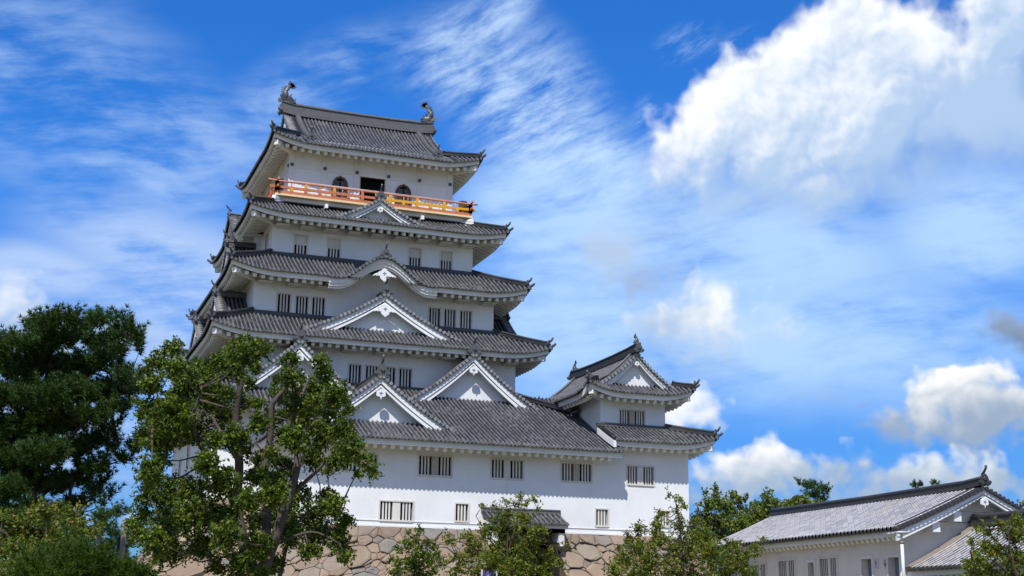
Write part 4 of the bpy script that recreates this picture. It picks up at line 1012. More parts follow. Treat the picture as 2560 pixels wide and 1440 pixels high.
# top ledges and the recess of the entrance
m = MB()
m.box((x1-.05, y1-.05, 6.2), (XC+TW[1], y1+2*TD[1], 6.43), M_JOINT); m.box((XL-.05, YW-.02, 4.6), (XR+.05, YW+9, 4.92), M_JOINT)
for s in (PX0-XL, PX1-XL):
    for j in range(8):
        t0, t1 = (PZ-ZG)*j/8, (PZ-ZG)*(j+1)/8; a, b = V(plc(s, t0, .06)), V(plc(s, t1, .06))
        m.quad(a, b, (b.x, YW+.8, b.z), (a.x, YW+.8, a.z), M_STONE)
m.quad((PX0-1.5, YW+.8, ZG), (PX1+1.5, YW+.8, ZG), (PX1+1.5, YW+.8, PZ+.3), (PX0-1.5, YW+.8, PZ+.3), M_DARK)
m.quad((PX0, YW-1.5, PZ), (PX1, YW-1.5, PZ), (PX1, YW+.8, PZ), (PX0, YW+.8, PZ), M_WOOD)
m.build('entrance_recess', base)
porch = thing('entrance_porch', (25.3, 65.4, 5.0), 'small tiled porch roof jutting from the white castle wall over a dark opening in stone', 'porch')
mb = MB(); PR = 1.38; py0 = YW-PR; zp = 5.30; pp = lambda t: .36*t+.09*t*t
slope(mb, (23.2, py0, 0), (1, 0, 0), (0, 1, 0), 0, 4.3, lambda s: PR-.12, lambda s, t: zp+pp(t), M_TILE, .27, 5)
pr = mb.build('roof', porch)
eaves(pr, (25.35, py0, 0), (1, 0, 0), (0, 1, 0), 2.15, 1.0, lambda s, t: zp, -1, 1, mitre=(False, False), fh=.18, rise=.3)
rb = MB(); ridge_run(rb, [(23.15, YW-.14, zp+pp(PR-.14)-.02), (27.5, YW-.14, zp+pp(PR-.14)-.02)], .24, .20, M_RIDGE, M_RIDGE); rb.build('ridge', pr)
for x in (23.42, 27.02): pb = MB(); pb.box((x, YW-1.10, 4.2), (x+.32, YW-.02, 5.16), M_TRIM); pb.build('side_wall', porch); pb = MB(); pb.box((23.3, YW-1.16, 4.86), (27.36, YW-.98, 5.12), M_WOOD); pb.build('lintel', porch)

# ================================================================ ground
def ground_h(x, y):
    t = min(1, max(0, (math.hypot(x*.6, y)-14)/28)); t = t*t*(3-2*t)
    r = min(1, max(0, (x-27)/8))*min(1, max(0, (y-38)/8)); r = r*r*(3-2*r)
    return -1.6+1.8*t+1.2*r*(1 if y < 90 else max(0, 1-(y-90)/20))
def make_ground():
    xs = [-2500, -800, -300, -150]+[-100+5*k for k in range(53)]+[190, 320, 800, 2500]; ys = [-400, -150, -60]+[-30+5*k for k in range(34)]+[170, 260, 500, 1200, 3500]
    mb = MB(); m, g, b = mat('park_ground', .95, .1); p, _ = tc_obj(g); n = g.noise(p, .12, 5, .6); n2 = g.noise(p, 4, 5, .7)
    c = g.mix(g.ss(n, .44, .56), (.33, .27, .20), (.09, .115, .035)); c = g.mix(g.m('MULTIPLY', g.ss(n2, .4, .7), .5), c, (.12, .11, .06)); g.put(b.inputs['Base Color'], c); bump(g, b, n2, .05, .5)
    ids = [[mb.vert((x, y, ground_h(x, y))) for x in xs] for y in ys]
    for j in range(len(ys)-1):
        for i in range(len(xs)-1): mb.face((ids[j][i], ids[j][i+1], ids[j+1][i+1], ids[j+1][i]), m, True)
    o = mb.build('ground'); tag(o, 'park ground of packed earth and short grass', 'ground', kind='structure')
make_ground()

# ================================================================ long low building on the right, with its annex
XF = 38.; FLZ = ground_h(42, 52)
hall = thing('long_hall', (42, 57, FLZ), 'long low white hall with pale silver tiled gable roof to the right of the castle', 'building')
YN, YFAR = 51.65, 68.3                     # near gable wall and far end
h2 = {}
def holes_x(px0, py0, px1, py1):
    a = onX((px0+px1)/2, py0, XF); l = onX(px0, (py0+py1)/2, XF); r = onX(px1, (py0+py1)/2, XF); b = onX((px0+px1)/2, py1, XF)
    return l.y, r.y, a.z, b.z
HW = 4.05; xr = XF+HW-.0; ez = 4.55; zrg = 6.56; ov = .75
Lh = YFAR-YN
def SY(y): return YFAR-y                   # wall coordinate runs from the far end towards the viewer
hs = []
wins = [holes_x(*q) for q in ((1882, 1412, 1916, 1470), (1949, 1402, 1989, 1470), (2052, 1396, 2094, 1470))]
doors = [holes_x(2155, 1397, 2181, 1440), holes_x(2222, 1393, 2250, 1440)]
small = holes_x(2022, 1406, 2037, 1470)
for (yl, yr, zt, zb) in wins: hs.append((SY(yl), FLZ+.75, SY(yr), zt))
for (yl, yr, zt, zb) in doors+[small]: hs.append((SY(yl), FLZ+.02, SY(yr), zt))
mb = MB(); wall_face(mb, (XF, YFAR, 0), (0, -1, 0), (-1, 0, 0), Lh, FLZ-.3, ez+.25, hs, M_OLDW, .35)
ZA = lambda x: ez+.15+(zrg-ez-.35)*(1-abs(x-xr)/HW)
for Y, sg in ((YN, -1), (YFAR, 1)):
    xs = [XF+2*HW*k/12 for k in range(13)]
    for a, b in zip(xs, xs[1:]): mb.quad((a, Y, FLZ-.3), (b, Y, FLZ-.3), (b, Y, ZA(b)), (a, Y, ZA(a)), M_OLDW)
wall_face(mb, (XF+2*HW, YN, 0), (0, 1, 0), (1, 0, 0), Lh, FLZ-.3, ez+.25, [], M_OLDW)
for z in (5.0, 5.5): mb.box((XF+1.3, YN-.02, z), (XF+2*HW-1.3, YN-.001, z+.02), M_EMB)
hw_ = mb.build('hall_wall', hall)
for h in hs[:3]: window(hw_, (XF, YFAR, 0), (0, -1, 0), (-1, 0, 0), h, 3, panel=.22, depth=.09, jutt=.05, bw=.17, bd=.06)
for h in hs[3:]:
    m = MB(); P = lambda s, z, y: (XF-y, YFAR-s, z); s0, c, s1, d = h
    m.box((XF+.34, YFAR-s1, c), (XF+.40, YFAR-s0, d), M_EMB if h is not hs[5] else M_DARK)
    m.box((XF-.05, YFAR-s1-.12, d), (XF+.03, YFAR-s0+.12, d+.12), M_TRIM); m.box((XF-.05, YFAR-s0, c), (XF+.03, YFAR-s0+.10, d), M_TRIM); m.box((XF-.05, YFAR-s1-.10, c), (XF+.03, YFAR-s1, d), M_TRIM)
    if h is hs[5]: m.box((XF+.18, YFAR-s1+.02, c), (XF+.22, YFAR-s0-.1, c+1.15), M_STEEL)
    m.build('doorway', hw_)
ph = lambda t: (.50*t+.0135*t*t)*(zrg-ez)/((.50+.0135*(HW+ov))*(HW+ov))
YNo, YFo = YN-.95, YFAR+.8; Ly = YFo-YNo
mb = MB()
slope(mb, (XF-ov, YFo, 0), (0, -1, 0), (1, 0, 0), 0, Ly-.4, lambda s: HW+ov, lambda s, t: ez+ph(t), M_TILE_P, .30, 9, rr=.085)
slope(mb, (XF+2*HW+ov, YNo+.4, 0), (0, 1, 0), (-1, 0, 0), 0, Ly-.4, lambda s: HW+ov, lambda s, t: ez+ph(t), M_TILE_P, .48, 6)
cpb = mb
for k in range(int(Ly/.30)):
    y = YFo-(k+.5)*.30; cpb.tube([(XF-ov-.05, y, ez+.02), (XF-ov+.03, y, ez+.02)], .095, M_DARKT, 8)
cpb.box((XF-ov-.015, YNo, ez-.10), (XF-ov+.02, YFo, ez-.01), M_DARKT); hr = mb.build('roof', hall)
eaves(hr, (XF-ov, (YNo+.3+YFo)/2, 0), (0, -1, 0), (1, 0, 0), (Ly-.3)/2, ov, lambda s, t: ez-.04, -1, 1, mitre=(False, False), raft=.40, fh=.22, rise=.30)
hwv = HW+ov
gable(hall, (xr, YNo, ez), (0, -1, 0), hwv, zrg-ez, lambda u: ph(hwv-u*hwv), 1., over=.93, board=.30, pend=.52, roof=False, fin=None, mt=M_DARKT, mw=M_OLDW, over_u=1.0, wall_u=.80, dark_base=False, verge_w=.55)
rb = MB(); ridge_run(rb, [(xr, YNo+.05, zrg+.10), (xr, YNo+1.4, zrg), (xr, (YNo+YFo)/2, zrg-.05), (xr, YFo-1.2, zrg), (xr, YFo+.05, zrg+.03)], .40, .36, M_DARKT, M_DARKT)
rg = rb.build('main_ridge', hall); rb = MB(); onigawara(rb, (xr, YNo+.03, zrg+.18), (0, -1, 0), .52, M_DARKT); rb.build('ridge_ornament', rg)
for dx, dz in ((-2.55, -.98), (-1.35, -.40), (1.35, -.40), (2.55, -.98)): pb = MB(); pb.box((xr+dx-.20, YN-.62, ez+ph(hwv-abs(dx))-.95), (xr+dx+.20, YN-.001, ez+ph(hwv-abs(dx))-.50), M_WALL); pb.build('purlin_end', hall)
# annex
annex = thing('annex_building', (42, 46, FLZ), 'lower white annex with pale tiled roof abutting the near gable of the long hall', 'building')
ar, ae = onY(2438, 1314, 51.3), onY(2272, 1427, 51.3); AXR, AXE, AZR, AZE = ar.x, ae.x, ar.z-.1, ae.z+.05; AY1 = YN-.02; AY0 = 40.5
pa = lambda t: (AZR-AZE)*(.82*t/(AXR-AXE)+.18*(t/(AXR-AXE))**2); aw = AXR-AXE
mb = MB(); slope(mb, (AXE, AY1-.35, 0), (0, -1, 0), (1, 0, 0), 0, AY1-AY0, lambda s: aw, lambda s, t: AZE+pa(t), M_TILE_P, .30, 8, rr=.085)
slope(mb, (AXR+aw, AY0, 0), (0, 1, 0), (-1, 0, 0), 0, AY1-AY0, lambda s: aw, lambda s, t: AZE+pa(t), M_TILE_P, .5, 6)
cpb = mb
for k in range(int((AY1-AY0)/.30)): y = AY1-.35-(k+.5)*.30; cpb.tube([(AXE-.06, y, AZE+.02), (AXE+.03, y, AZE+.02)], .10, M_DARKT, 8)
ao = mb.build('roof', annex)
vb = MB(); vb.tube([V((AXE+aw*k/8, AY1-.36, AZE+pa(aw*k/8)+.06)) for k in range(9)], .12, M_GREYW, 8); vb.tube([V((AXE+aw*k/8, AY1-.15, AZE+pa(aw*k/8)+.05)) for k in range(9)], .12, M_GREYW, 8); vb.build('verge_tiles', ao)
eaves(ao, (AXE, (AY0+AY1)/2, 0), (0, -1, 0), (1, 0, 0), (AY1-AY0)/2, .7, lambda s, t: AZE-.04, -1, 1, mitre=(False, False), raft=.4, fh=.2)
rb = MB(); ridge_run(rb, [(AXR, AY0, AZR-.02), (AXR, AY1-.9, AZR), (AXR, AY1-.25, AZR+.06)], .44, .50, M_DARKT, M_DARKT); onigawara(rb, (AXR, AY1-.25, AZR+.2), (0, 1, 0), .40, M_DARKT, horn=False); rb.build('main_ridge', ao)
mb = MB(); wall_face(mb, (AXE+.7, AY1, 0), (0, -1, 0), (-1, 0, 0), AY1-AY0-.4, FLZ-.4, AZE+.1, [], M_OLDW); wall_face(mb, (AXR+aw-.7, AY0+.4, 0), (0, 1, 0), (1, 0, 0), AY1-AY0-.4, FLZ-.4, AZE+.1, [], M_OLDW)
mb.quad((AXE+.7, AY0+.4, FLZ-.4), (AXR+aw-.7, AY0+.4, FLZ-.4), (AXR+aw-.7, AY0+.4, AZE+.2), (AXE+.7, AY0+.4, AZE+.2), M_OLDW); mb.poly([(AXE+.7, AY0+.4, AZE+.2), (AXR+aw-.7, AY0+.4, AZE+.2), (AXR, AY0+.4, AZR-.1)], M_OLDW)
mb.build('annex_wall', annex)
# restroom signs: a blue walking figure and a dark skirted one
M_SIGN = plain('sign_white', (.58, .58, .57), .5, .3, .06); M_BLUE = plain('sign_blue', (.03, .10, .26), .5, .3, .1); M_RED = plain('sign_dark', (.10, .05, .06), .5, .3, .1)
for px, py, mm, nm, skirt in ((2190, 1409, M_BLUE, 'small white restroom sign with a blue trousered figure, right of a dark doorway', False), (2213, 1408, M_RED, 'small white restroom sign with a dark skirted figure, left of a dark doorway', True)):
    c = onX(px, py, XF-.03); m = MB(); w, h = .17, .22
    m.box((XF-.035, c.y-w, c.z-h), (XF-.004, c.y+w, c.z+h), M_SIGN)
    P = lambda y, z: (XF-.037, c.y-y, c.z+z)
    m.poly([P(.045*math.cos(t), .115+.045*math.sin(t)) for t in [2*math.pi*k/10 for k in range(10)]], mm)
    m.poly([P(-.03, .06), P(-.085, -.10), P(.085, -.10), P(.03, .06)] if skirt else [P(-.06, .06), P(-.05, -.04), P(.05, -.04), P(.06, .06)], mm)
    for s in (-1, 1): m.poly([P(s*.04, -.04), P(s*.04, -.18), P(s*.01, -.18), P(s*.01, -.04)], mm)
    o = m.build('restroom_sign'); tag(o, nm, 'sign')
# lamp post in front of the hall
c = onX(2253, 1330, XF-1.3); lp = thing('lamp_post', (c.x, c.y, ground_h(c.x, c.y)), 'white lamp post with flat disc head before the long hall', 'lamp post')
m = MB(); m.tube([(c.x, c.y, ground_h(c.x, c.y)-.05), (c.x, c.y, c.z-.42)], .075, M_STEEL, 12); m.tube([(c.x, c.y, c.z-.5), (c.x, c.y, c.z-.40)], .09, M_GREYW, 12); pl = m.build('pole', lp)
m = MB(); m.tube([(c.x, c.y, c.z-.40), (c.x, c.y, c.z-.08)], .055, M_STEEL, 12); m.build('lamp_neck', lp)
m = MB(); m.tube([(c.x, c.y, c.z-.09), (c.x, c.y, c.z-.05), (c.x, c.y, c.z), (c.x, c.y, c.z+.03)], [.10, .30, .31, .10], M_STEEL, 20); m.build('lamp_head', lp)

# ================================================================ small things in the park
def gz(p): return ground_h(p.x, p.y)
a, b = onY(248, 1318, 40), onY(310, 1298, 40)
for p, nm in ((a, 'short bare grey wooden pole beside the yellowing cherry at lower left'), (b, 'tall bare grey wooden pole standing free between pine and big broadleaf tree')):
    m = MB(); m.tube([(p.x, p.y, gz(p)-.1), (p.x+.03, p.y, p.z)], [.085, .07], M_GREYW, 9); o = m.build('wooden_pole'); tag(o, nm, 'pole', 'bare poles at the left')
p = onY(1223, 1427, 56); bd = thing('notice_board', (p.x, p.y, gz(p)), 'purple flower-pictured notice board at the foot of the stone base', 'notice board')
M_PURP = None
m_, g_n, b_n = mat('purple_picture', .5, .3); pp_, _ = tc_obj(g_n)
g_n.put(b_n.inputs['Base Color'], g_n.mix(g_n.ss(g_n.noise(pp_, 7, 4, .6), .52, .62), g_n.mix(g_n.noise(pp_, 3, 3), (.05, .04, .20), (.16, .07, .36)), (.42, .42, .55)))
m = MB(); m.box((p.x-.31, p.y-.02, p.z-.95), (p.x+.31, p.y+.02, p.z), m_); m.build('picture_panel', bd)
m = MB()
for s in (-1, 1): m.box((p.x+s*.335-.03, p.y-.03, gz(p)), (p.x+s*.335+.03, p.y+.03, p.z+.05), M_STEEL)
m.box((p.x-.30, p.y-.03, p.z+.0), (p.x+.30, p.y+.03, p.z+.05), M_WOOD); m.build('board_frame', bd)

# ================================================================ trees
def rv(r, k=1.): return V((r.gauss(0, 1), r.gauss(0, 1), r.gauss(0, 1))).normalized()*k
def add_leaf(mb, c, r, size, m, flat=.35, aspect=.5):
    n = rv(r); n = (n+V((0, 0, flat*2))).normalized(); t = n.cross(rv(r)).normalized(); t.z -= .25; t.normalize(); s = t.cross(n)
    L = size*r.uniform(.7, 1.25); w = L*aspect
    a, b, c2, d = c-t*L*.5, c+s*w*.5-n*L*.06, c+t*L*.5, c-s*w*.5-n*L*.06
    i = [mb.vert(x) for x in (a, b, c2, d)]; mb.face(i, m, False)
def tuft(mb, c, r, size, m, n=18, up=.6, wid=.011, axis=None):
    ax = axis or (rv(r)+V((0, 0, up*1.6))).normalized()
    for k in range(n):
        d = (ax*r.uniform(.35, 1.2)+rv(r, .8)).normalized(); e = c+d*size*r.uniform(.7, 1.15); s = d.cross(rv(r)).normalized()*wid
        i = [mb.vert(x) for x in (c-s, c+s, e)]; mb.face(i, m, False)
class Tree:
    def __init__(s, name, label, Y, seed, leaf, bark, cat='tree', group=None, base_px=None):
        s.r = random.Random(seed); s.Y = Y; s.leaf = leaf; s.bark = bark; s.wood = MB(); s.crown = MB(); s.ends = []
        b = onY(*base_px, Y); s.base = V((b.x, Y, ground_h(b.x, Y))); s.root = thing(name, s.base, label, cat, group)
    def at(s, px, py, dy=0.): return onY(px, py, s.Y+dy)
    def limb(s, pts, r0, r1, dys=None, n=9):
        """pts in photo pixels (None = the foot of the tree); smoothed and given some sway in depth"""
        P = []
        for k, q in enumerate(pts):
            P.append(s.base+V((0, 0, -.15)) if q is None else s.at(q[0], q[1], q[2] if len(q) > 2 else 0))
        out = []
        for k in range(len(P)-1):
            p0, p1, p2, p3 = P[max(0, k-1)], P[k], P[k+1], P[min(len(P)-1, k+2)]
            for j in range(5):
                t = j/5; out.append(.5*((2*p1)+(p2-p0)*t+(2*p0-5*p1+4*p2-p3)*t*t+(3*p1-p0-3*p2+p3)*t*t*t))
        out.append(P[-1]); N = len(out)
        s.wood.tube(out, [.62*(r0+(r1-r0)*(k/(N-1))**.8) for k in range(N)], s.bark, n); s.ends += out[3:]
    def clumps(s, cl, dens, size, spread=1.3, rs=1., kind='leaf', aspect=.5, flatz=1., tw=True, **kw):
        """cl: (px, py, radius px[, dy]) foliage masses; each is broken into sprigs of leaves set on twigs"""
        r = s.r
        for q in cl:
            px, py, rp = q[:3]; dy = q[3] if len(q) > 3 else r.uniform(-spread, spread); c = s.at(px, py, dy); R = rp*rs*(s.Y+dy)/3390
            ns = max(4, int(dens*1.9*(rp/30)**2))
            if tw and s.ends:
                e = min(s.ends, key=lambda e: (e-c).length+max(0, e.z-c.z)*.6)
                if (e-c).length < 6: mid = e.lerp(c, .5)+V((0, 0, -.05*(e-c).length))+rv(r, .06*(e-c).length); s.wood.tube([e, mid, c], [.018+.008*(e-c).length, .014, .008], s.bark, 5)
            for k in range(ns):
                d = rv(r); rad = R*r.uniform(.1, 1.1)**.6; p = c+V((d.x*rad, d.y*rad, d.z*rad*flatz))
                if kind == 'leaf':                       # a leafy twig growing outwards and a little down
                    g_ = (d*V((1, 1, .55))+rv(r, .7)+V((0, 0, -.12))).normalized(); L = size*r.uniform(1.6, 3.6); n = r.randint(8, 13)
                    if tw and r.random() < .5: s.wood.tube([p-g_*L*.5, p+g_*L*.6], [.010, .004], s.bark, 4, cap=False)
                    for j in range(n):
                        t = (j+.5)/n-.4; add_leaf(s.crown, p+g_*L*t+V((0, 0, -.25*L*t*t))+rv(r, size*r.uniform(.25, .75)), r, size, s.leaf, aspect=aspect)
                else:                                    # a shoot carrying two to four whorls of needles, tip turned up
                    g_ = (V((d.x*.8, d.y*.8, kw.get('up', .6)))+rv(r, .45)).normalized(); n = r.randint(2, 4)
                    for j in range(n): tuft(s.crown, p+g_*size*.6*j, r, size*(1.-.1*j), s.leaf, axis=g_, **kw)
    def done(s):
        s.wood.build('trunk', s.root); s.crown.build('crown', s.root)

# broadleaf tree standing before the keep
T = Tree('broadleaf_tree', 'big dark broadleaf tree with several trunks before the left part of castle', 30., 3, M_LEAF, M_BARKL, base_px=(640, 1700))
T.limb([None, (640, 1460), (615, 1380), (592, 1270, .3), (598, 1160, .3), (590, 1050, .2), (602, 960), (612, 900), (655, 862)], .30, .05)
T.limb([None, (655, 1450, -.2), (690, 1340, -.4), (722, 1240, -.5), (745, 1150, -.4), (728, 1090, -.3), (742, 1020, -.4), (770, 950)], .27, .05)
T.limb([(660, 1400), (668, 1280, .4), (662, 1170, .5), (676, 1090, .5), (682, 1010, .4), (716, 965, .3), (722, 900)], .20, .05)
T.limb([(592, 1270, .3), (556, 1200, -.4), (505, 1120, -.8), (480, 1050, -1), (505, 970, -1), (470, 930)], .15, .03)
T.limb([(600, 1160), (540, 1060, .8), (520, 990, .9), (560, 930, .8)], .09, .02)
T.limb([(722, 1240), (790, 1180, -.8), (850, 1120, -1), (905, 1150, -1)], .09, .02)
T.limb([(722, 1240), (700, 1180), (640, 1110)], .08, .02)
T.limb([None, (700, 1440, .8), (716, 1370, .9), (742, 1310, .8), (800, 1262, .7), (850, 1270, .6)], .10, .025)
T.limb([(592, 1300), (500, 1290, .6), (420, 1290, .8), (360, 1330, .8)], .08, .02); T.limb([(690, 1360), (780, 1330, -.6), (850, 1360, -.8)], .07, .02)
T.limb([(480, 1050, -1), (420, 1030, -1.1), (380, 1060, -1)], .05, .02); T.limb([(742, 1020), (810, 1010, -.6), (840, 980, -.8)], .05, .02)
T.clumps([(432, 872, 26), (470, 950, 34), (505, 985, 30), (600, 1000, 26), (740, 985, 24), (780, 1010, 26), (690, 950, 16), (400, 905, 34), (440, 915, 28), (385, 960, 32), (365, 930, 16), (560, 905, 40), (610, 880, 45), (652, 872, 28), (590, 925, 26), (640, 915, 18),
  (500, 930, 42), (465, 985, 55), (530, 985, 50), (430, 1040, 60), (372, 1030, 34), (362, 1085, 36), (405, 1100, 48), (480, 1080, 46), (560, 1040, 44), (590, 1095, 38), (535, 1100, 26), (345, 1010, 14),
  (722, 900, 26), (728, 945, 34), (700, 985, 26), (800, 905, 24), (815, 935, 30), (842, 985, 38), (782, 970, 38), (740, 1010, 30), (690, 1040, 26), (762, 1045, 38), (822, 1030, 42), (868, 1020, 22), (640, 1010, 20), (655, 1055, 24),
  (860, 1080, 36), (805, 1090, 42), (735, 1095, 38), (880, 1118, 38), (912, 1150, 26), (930, 1175, 20), (850, 1150, 34), (780, 1145, 38), (715, 1165, 34), (895, 1185, 12), (820, 1180, 16), (650, 1150, 26),
  (372, 1180, 36), (400, 1150, 28), (520, 1160, 36), (562, 1205, 44), (485, 1225, 46), (425, 1235, 54), (368, 1232, 32), (358, 1285, 28), (380, 1200, 24), (620, 960, 22), (645, 1060, 24), (612, 1130, 24), (680, 1130, 20), (702, 1082, 24), (632, 1190, 24), (692, 1200, 26), (572, 985, 20), (640, 1300, 30), (600, 1250, 26),
  (478, 1288, 56), (418, 1310, 46), (550, 1290, 52), (622, 1250, 36), (680, 1235, 42), (655, 1190, 28), (742, 1235, 36), (705, 1290, 44), (780, 1285, 42), (832, 1262, 34), (862, 1300, 26), (815, 1240, 24), (850, 1330, 20),
  (385, 1352, 36), (432, 1380, 34), (500, 1362, 40), (565, 1340, 44), (642, 1362, 44), (722, 1335, 42), (800, 1335, 42), (850, 1362, 28), (868, 1390, 20), (605, 1405, 36), (690, 1410, 28), (545, 1415, 24), (345, 1330, 26), (330, 1312, 16), (770, 1375, 26), (395, 1400, 20), (650, 1440, 30), (590, 1450, 30)], 36, .078, spread=2.2, aspect=.62, rs=.88)
T.done()

# pine at the left edge
T = Tree('pine_tree', 'tall dark green pine tree at the left edge of the view', 36., 8, M_PINE, M_BARKD, base_px=(60, 1700))
T.limb([None, (70, 1400), (85, 1200), (110, 1050), (125, 900), (140, 800)], .30, .06)
T.limb([(85, 1200), (150, 1120, -.8), (230, 1040, -1), (300, 980, -1)], .10, .03); T.limb([(110, 1050), (190, 960, .5), (270, 890, .5), (320, 850, .5)], .09, .03); T.limb([(85, 1250), (30, 1150, .8), (-30, 1060, .8)], .09, .03)
T.limb([(110, 1000), (60, 920), (0, 880)], .07, .03); T.limb([(80, 1260), (160, 1200, .6), (250, 1170, .8), (330, 1140, .8)], .08, .02); T.limb([(185, 1400), (175, 1260), (180, 1180)], .12, .05); T.limb([None, (180, 1440, .3), (182, 1300, .3)], .16, .10)
SP = [(30, 852, 9), (72, 818, 8), (100, 800, 8), (228, 792, 8), (245, 796, 8), (262, 800, 9), (300, 800, 8), (318, 822, 9), (340, 836, 8), (346, 862, 8), (348, 880, 7), (300, 905, 8), (308, 945, 8), (342, 942, 8), (365, 968, 9), (385, 984, 7), (330, 1010, 8), (290, 1060, 8), (292, 1100, 8), (330, 1122, 9), (350, 1112, 8), (362, 1102, 6), (262, 1148, 8), (256, 1205, 8), (270, 1240, 8)]
T.clumps(SP, 40, .22, spread=1.0, kind='tuft', flatz=.9, n=20, up=1.2, wid=.012)
PC = [(122, 808, 28), (168, 802, 30), (92, 828, 30), (205, 822, 28), (250, 812, 22), (300, 830, 24), (330, 852, 20), (270, 860, 32), (232, 862, 34), (150, 850, 46), (100, 870, 38), (45, 862, 30), (8, 870, 28), (0, 915, 46), (60, 920, 54), (138, 920, 54), (210, 918, 44), (260, 902, 34), (290, 882, 24),
  (292, 930, 22), (318, 958, 20), (352, 978, 18), (300, 982, 34), (250, 985, 44), (180, 990, 54), (108, 1000, 54), (38, 1000, 54), (18, 1080, 54), (90, 1070, 54), (160, 1062, 52), (232, 1042, 42), (285, 1022, 30), (268, 1078, 22), (282, 1118, 20), (308, 1150, 22), (338, 1130, 12), (240, 1108, 32), (182, 1128, 42), (110, 1142, 54), (38, 1160, 56), (58, 1222, 48), (0, 1232, 50), (132, 1215, 42), (195, 1205, 30), (245, 1180, 28), (235, 1232, 24), (262, 1262, 12), (195, 1262, 28), (142, 1285, 34), (60, 1290, 46), (5, 1300, 46), (212, 1172, 24), (20, 1370, 50), (90, 1350, 45), (-40, 1000, 50), (-40, 1120, 50)]
T.clumps([(60, 950, 55, 0), (120, 1030, 60, .3), (185, 960, 48, 0), (50, 1100, 60, .3), (150, 1110, 50, 0), (220, 985, 36, .2), (100, 880, 36, .2), (30, 1210, 55, .3), (110, 1200, 50, .2)], 13, .2, kind='tuft', n=18, up=.5, wid=.012, tw=False)
T.clumps([(x, y, rr*.88) for x, y, rr in PC], 24, .20, spread=1.9, kind='tuft', flatz=.55, n=18, up=.8, wid=.012)
T.done()
# pine farther off behind the poles
T = Tree('pine_tree', 'smaller dark pine tree behind the two bare poles at left', 52., 9, M_PINE, M_BARKD, base_px=(262, 1560))
T.limb([None, (258, 1420), (252, 1340), (262, 1290)], .16, .05); T.limb([(252, 1340), (285, 1300, -.5), (318, 1275, -.5)], .06, .02); T.limb([(256, 1390), (300, 1370), (335, 1350)], .06, .02); T.limb([(262, 1290), (255, 1270), (245, 1285)], .05, .02)
T.clumps([(262, 1292, 16), (285, 1285, 16), (305, 1280, 14), (318, 1272, 9), (245, 1300, 16), (275, 1330, 18), (290, 1345, 18), (262, 1320, 14), (300, 1372, 16), (318, 1362, 12), (332, 1352, 8), (285, 1378, 18), (265, 1390, 20), (300, 1400, 18), (255, 1360, 14), (290, 1415, 20), (322, 1385, 10), (260, 1420, 20)], 26, .22, spread=1.2, kind='tuft', flatz=.7, n=14, up=.5, wid=.014)
T.done()
# soft bright young pine in front at lower left
T = Tree('young_pine', 'low bright green young pine in front of the yellowing cherry at lower left', 20., 10, M_PINEB, M_BARKD, cat='pine', base_px=(170, 1760))
T.limb([None, (165, 1520), (170, 1420)], .05, .02)
T.clumps([(100, 1425, 30), (150, 1405, 34), (200, 1400, 30), (235, 1412, 24), (170, 1440, 40), (110, 1460, 40), (220, 1450, 36), (70, 1450, 26), (185, 1382, 14), (255, 1435, 18), (160, 1500, 60), (90, 1520, 50), (230, 1520, 50)], 22, .15, spread=.9, kind='tuft', n=20, up=.8, wid=.006)
T.done()
T = Tree('clipped_pine_shrub', 'bright green rounded pine shrub beside the foot of the stone base at left', 34., 12, M_PINEB, M_BARKD, cat='shrub', base_px=(330, 1640))
T.limb([None, (330, 1500), (330, 1440)], .06, .03)
T.clumps([(300, 1428, 18), (325, 1430, 20), (350, 1436, 18), (372, 1445, 16), (310, 1455, 26), (350, 1465, 26), (330, 1500, 40), (290, 1450, 16)], 36, .13, spread=.5, kind='tuft', n=16, up=.9, wid=.009)
T.done()
# cherries
T = Tree('cherry_tree', 'cherry tree with first orange leaves in front of the dark pine at lower left', 25., 21, M_CHERRY, M_BARK, group='cherry trees', base_px=(90, 1760))
T.limb([None, (95, 1480), (110, 1380), (120, 1300)], .12, .03); T.limb([(110, 1400), (170, 1340), (240, 1310)], .06, .02); T.limb([(105, 1420), (50, 1370), (10, 1330)], .06, .02)
T.clumps([(112, 1285, 26), (150, 1272, 20), (60, 1312, 32), (190, 1298, 28), (15, 1332, 34), (100, 1335, 48), (178, 1345, 42), (226, 1332, 24), (248, 1312, 10), (30, 1395, 48), (105, 1395, 48), (180, 1390, 30), (108, 1262, 9), (40, 1440, 50), (120, 1440, 40), (5, 1300, 16)], 28, .088, spread=1.2, aspect=.45)
T.done()
T = Tree('cherry_tree', 'cherry tree with yellowing leaves half hiding the small tiled porch', 57., 22, M_CHERRY, M_BARK, group='cherry trees', base_px=(1275, 1570))
T.limb([None, (1275, 1440), (1268, 1390), (1270, 1330)], .17, .04); T.limb([(1270, 1400), (1225, 1350), (1190, 1290)], .07, .02); T.limb([(1270, 1400), (1330, 1360), (1390, 1370)], .07, .02); T.limb([(1268, 1390), (1290, 1310), (1300, 1250), (1302, 1230)], .06, .015); T.limb([(1274, 1420), (1200, 1400), (1140, 1390)], .06, .02)
T.clumps([(1302, 1240, 11), (1290, 1262, 10), (1318, 1258, 12), (1342, 1250, 10), (1268, 1256, 10), (1232, 1262, 10), (1205, 1265, 8), (1345, 1272, 8), (1270, 1285, 18), (1250, 1302, 26), (1305, 1300, 26), (1215, 1330, 24), (1345, 1330, 26), (1170, 1345, 20), (1265, 1345, 38), (1318, 1370, 36), (1195, 1375, 30), (1375, 1390, 24), (1235, 1400, 38), (1300, 1415, 40), (1150, 1400, 24), (1400, 1408, 14), (1128, 1352, 12), (1120, 1335, 10), (1355, 1420, 26), (1190, 1430, 26), (1140, 1430, 18), (1240, 1440, 34), (1415, 1365, 9), (1110, 1405, 12)], 32, .15, spread=2.0, aspect=.45)
T.done()
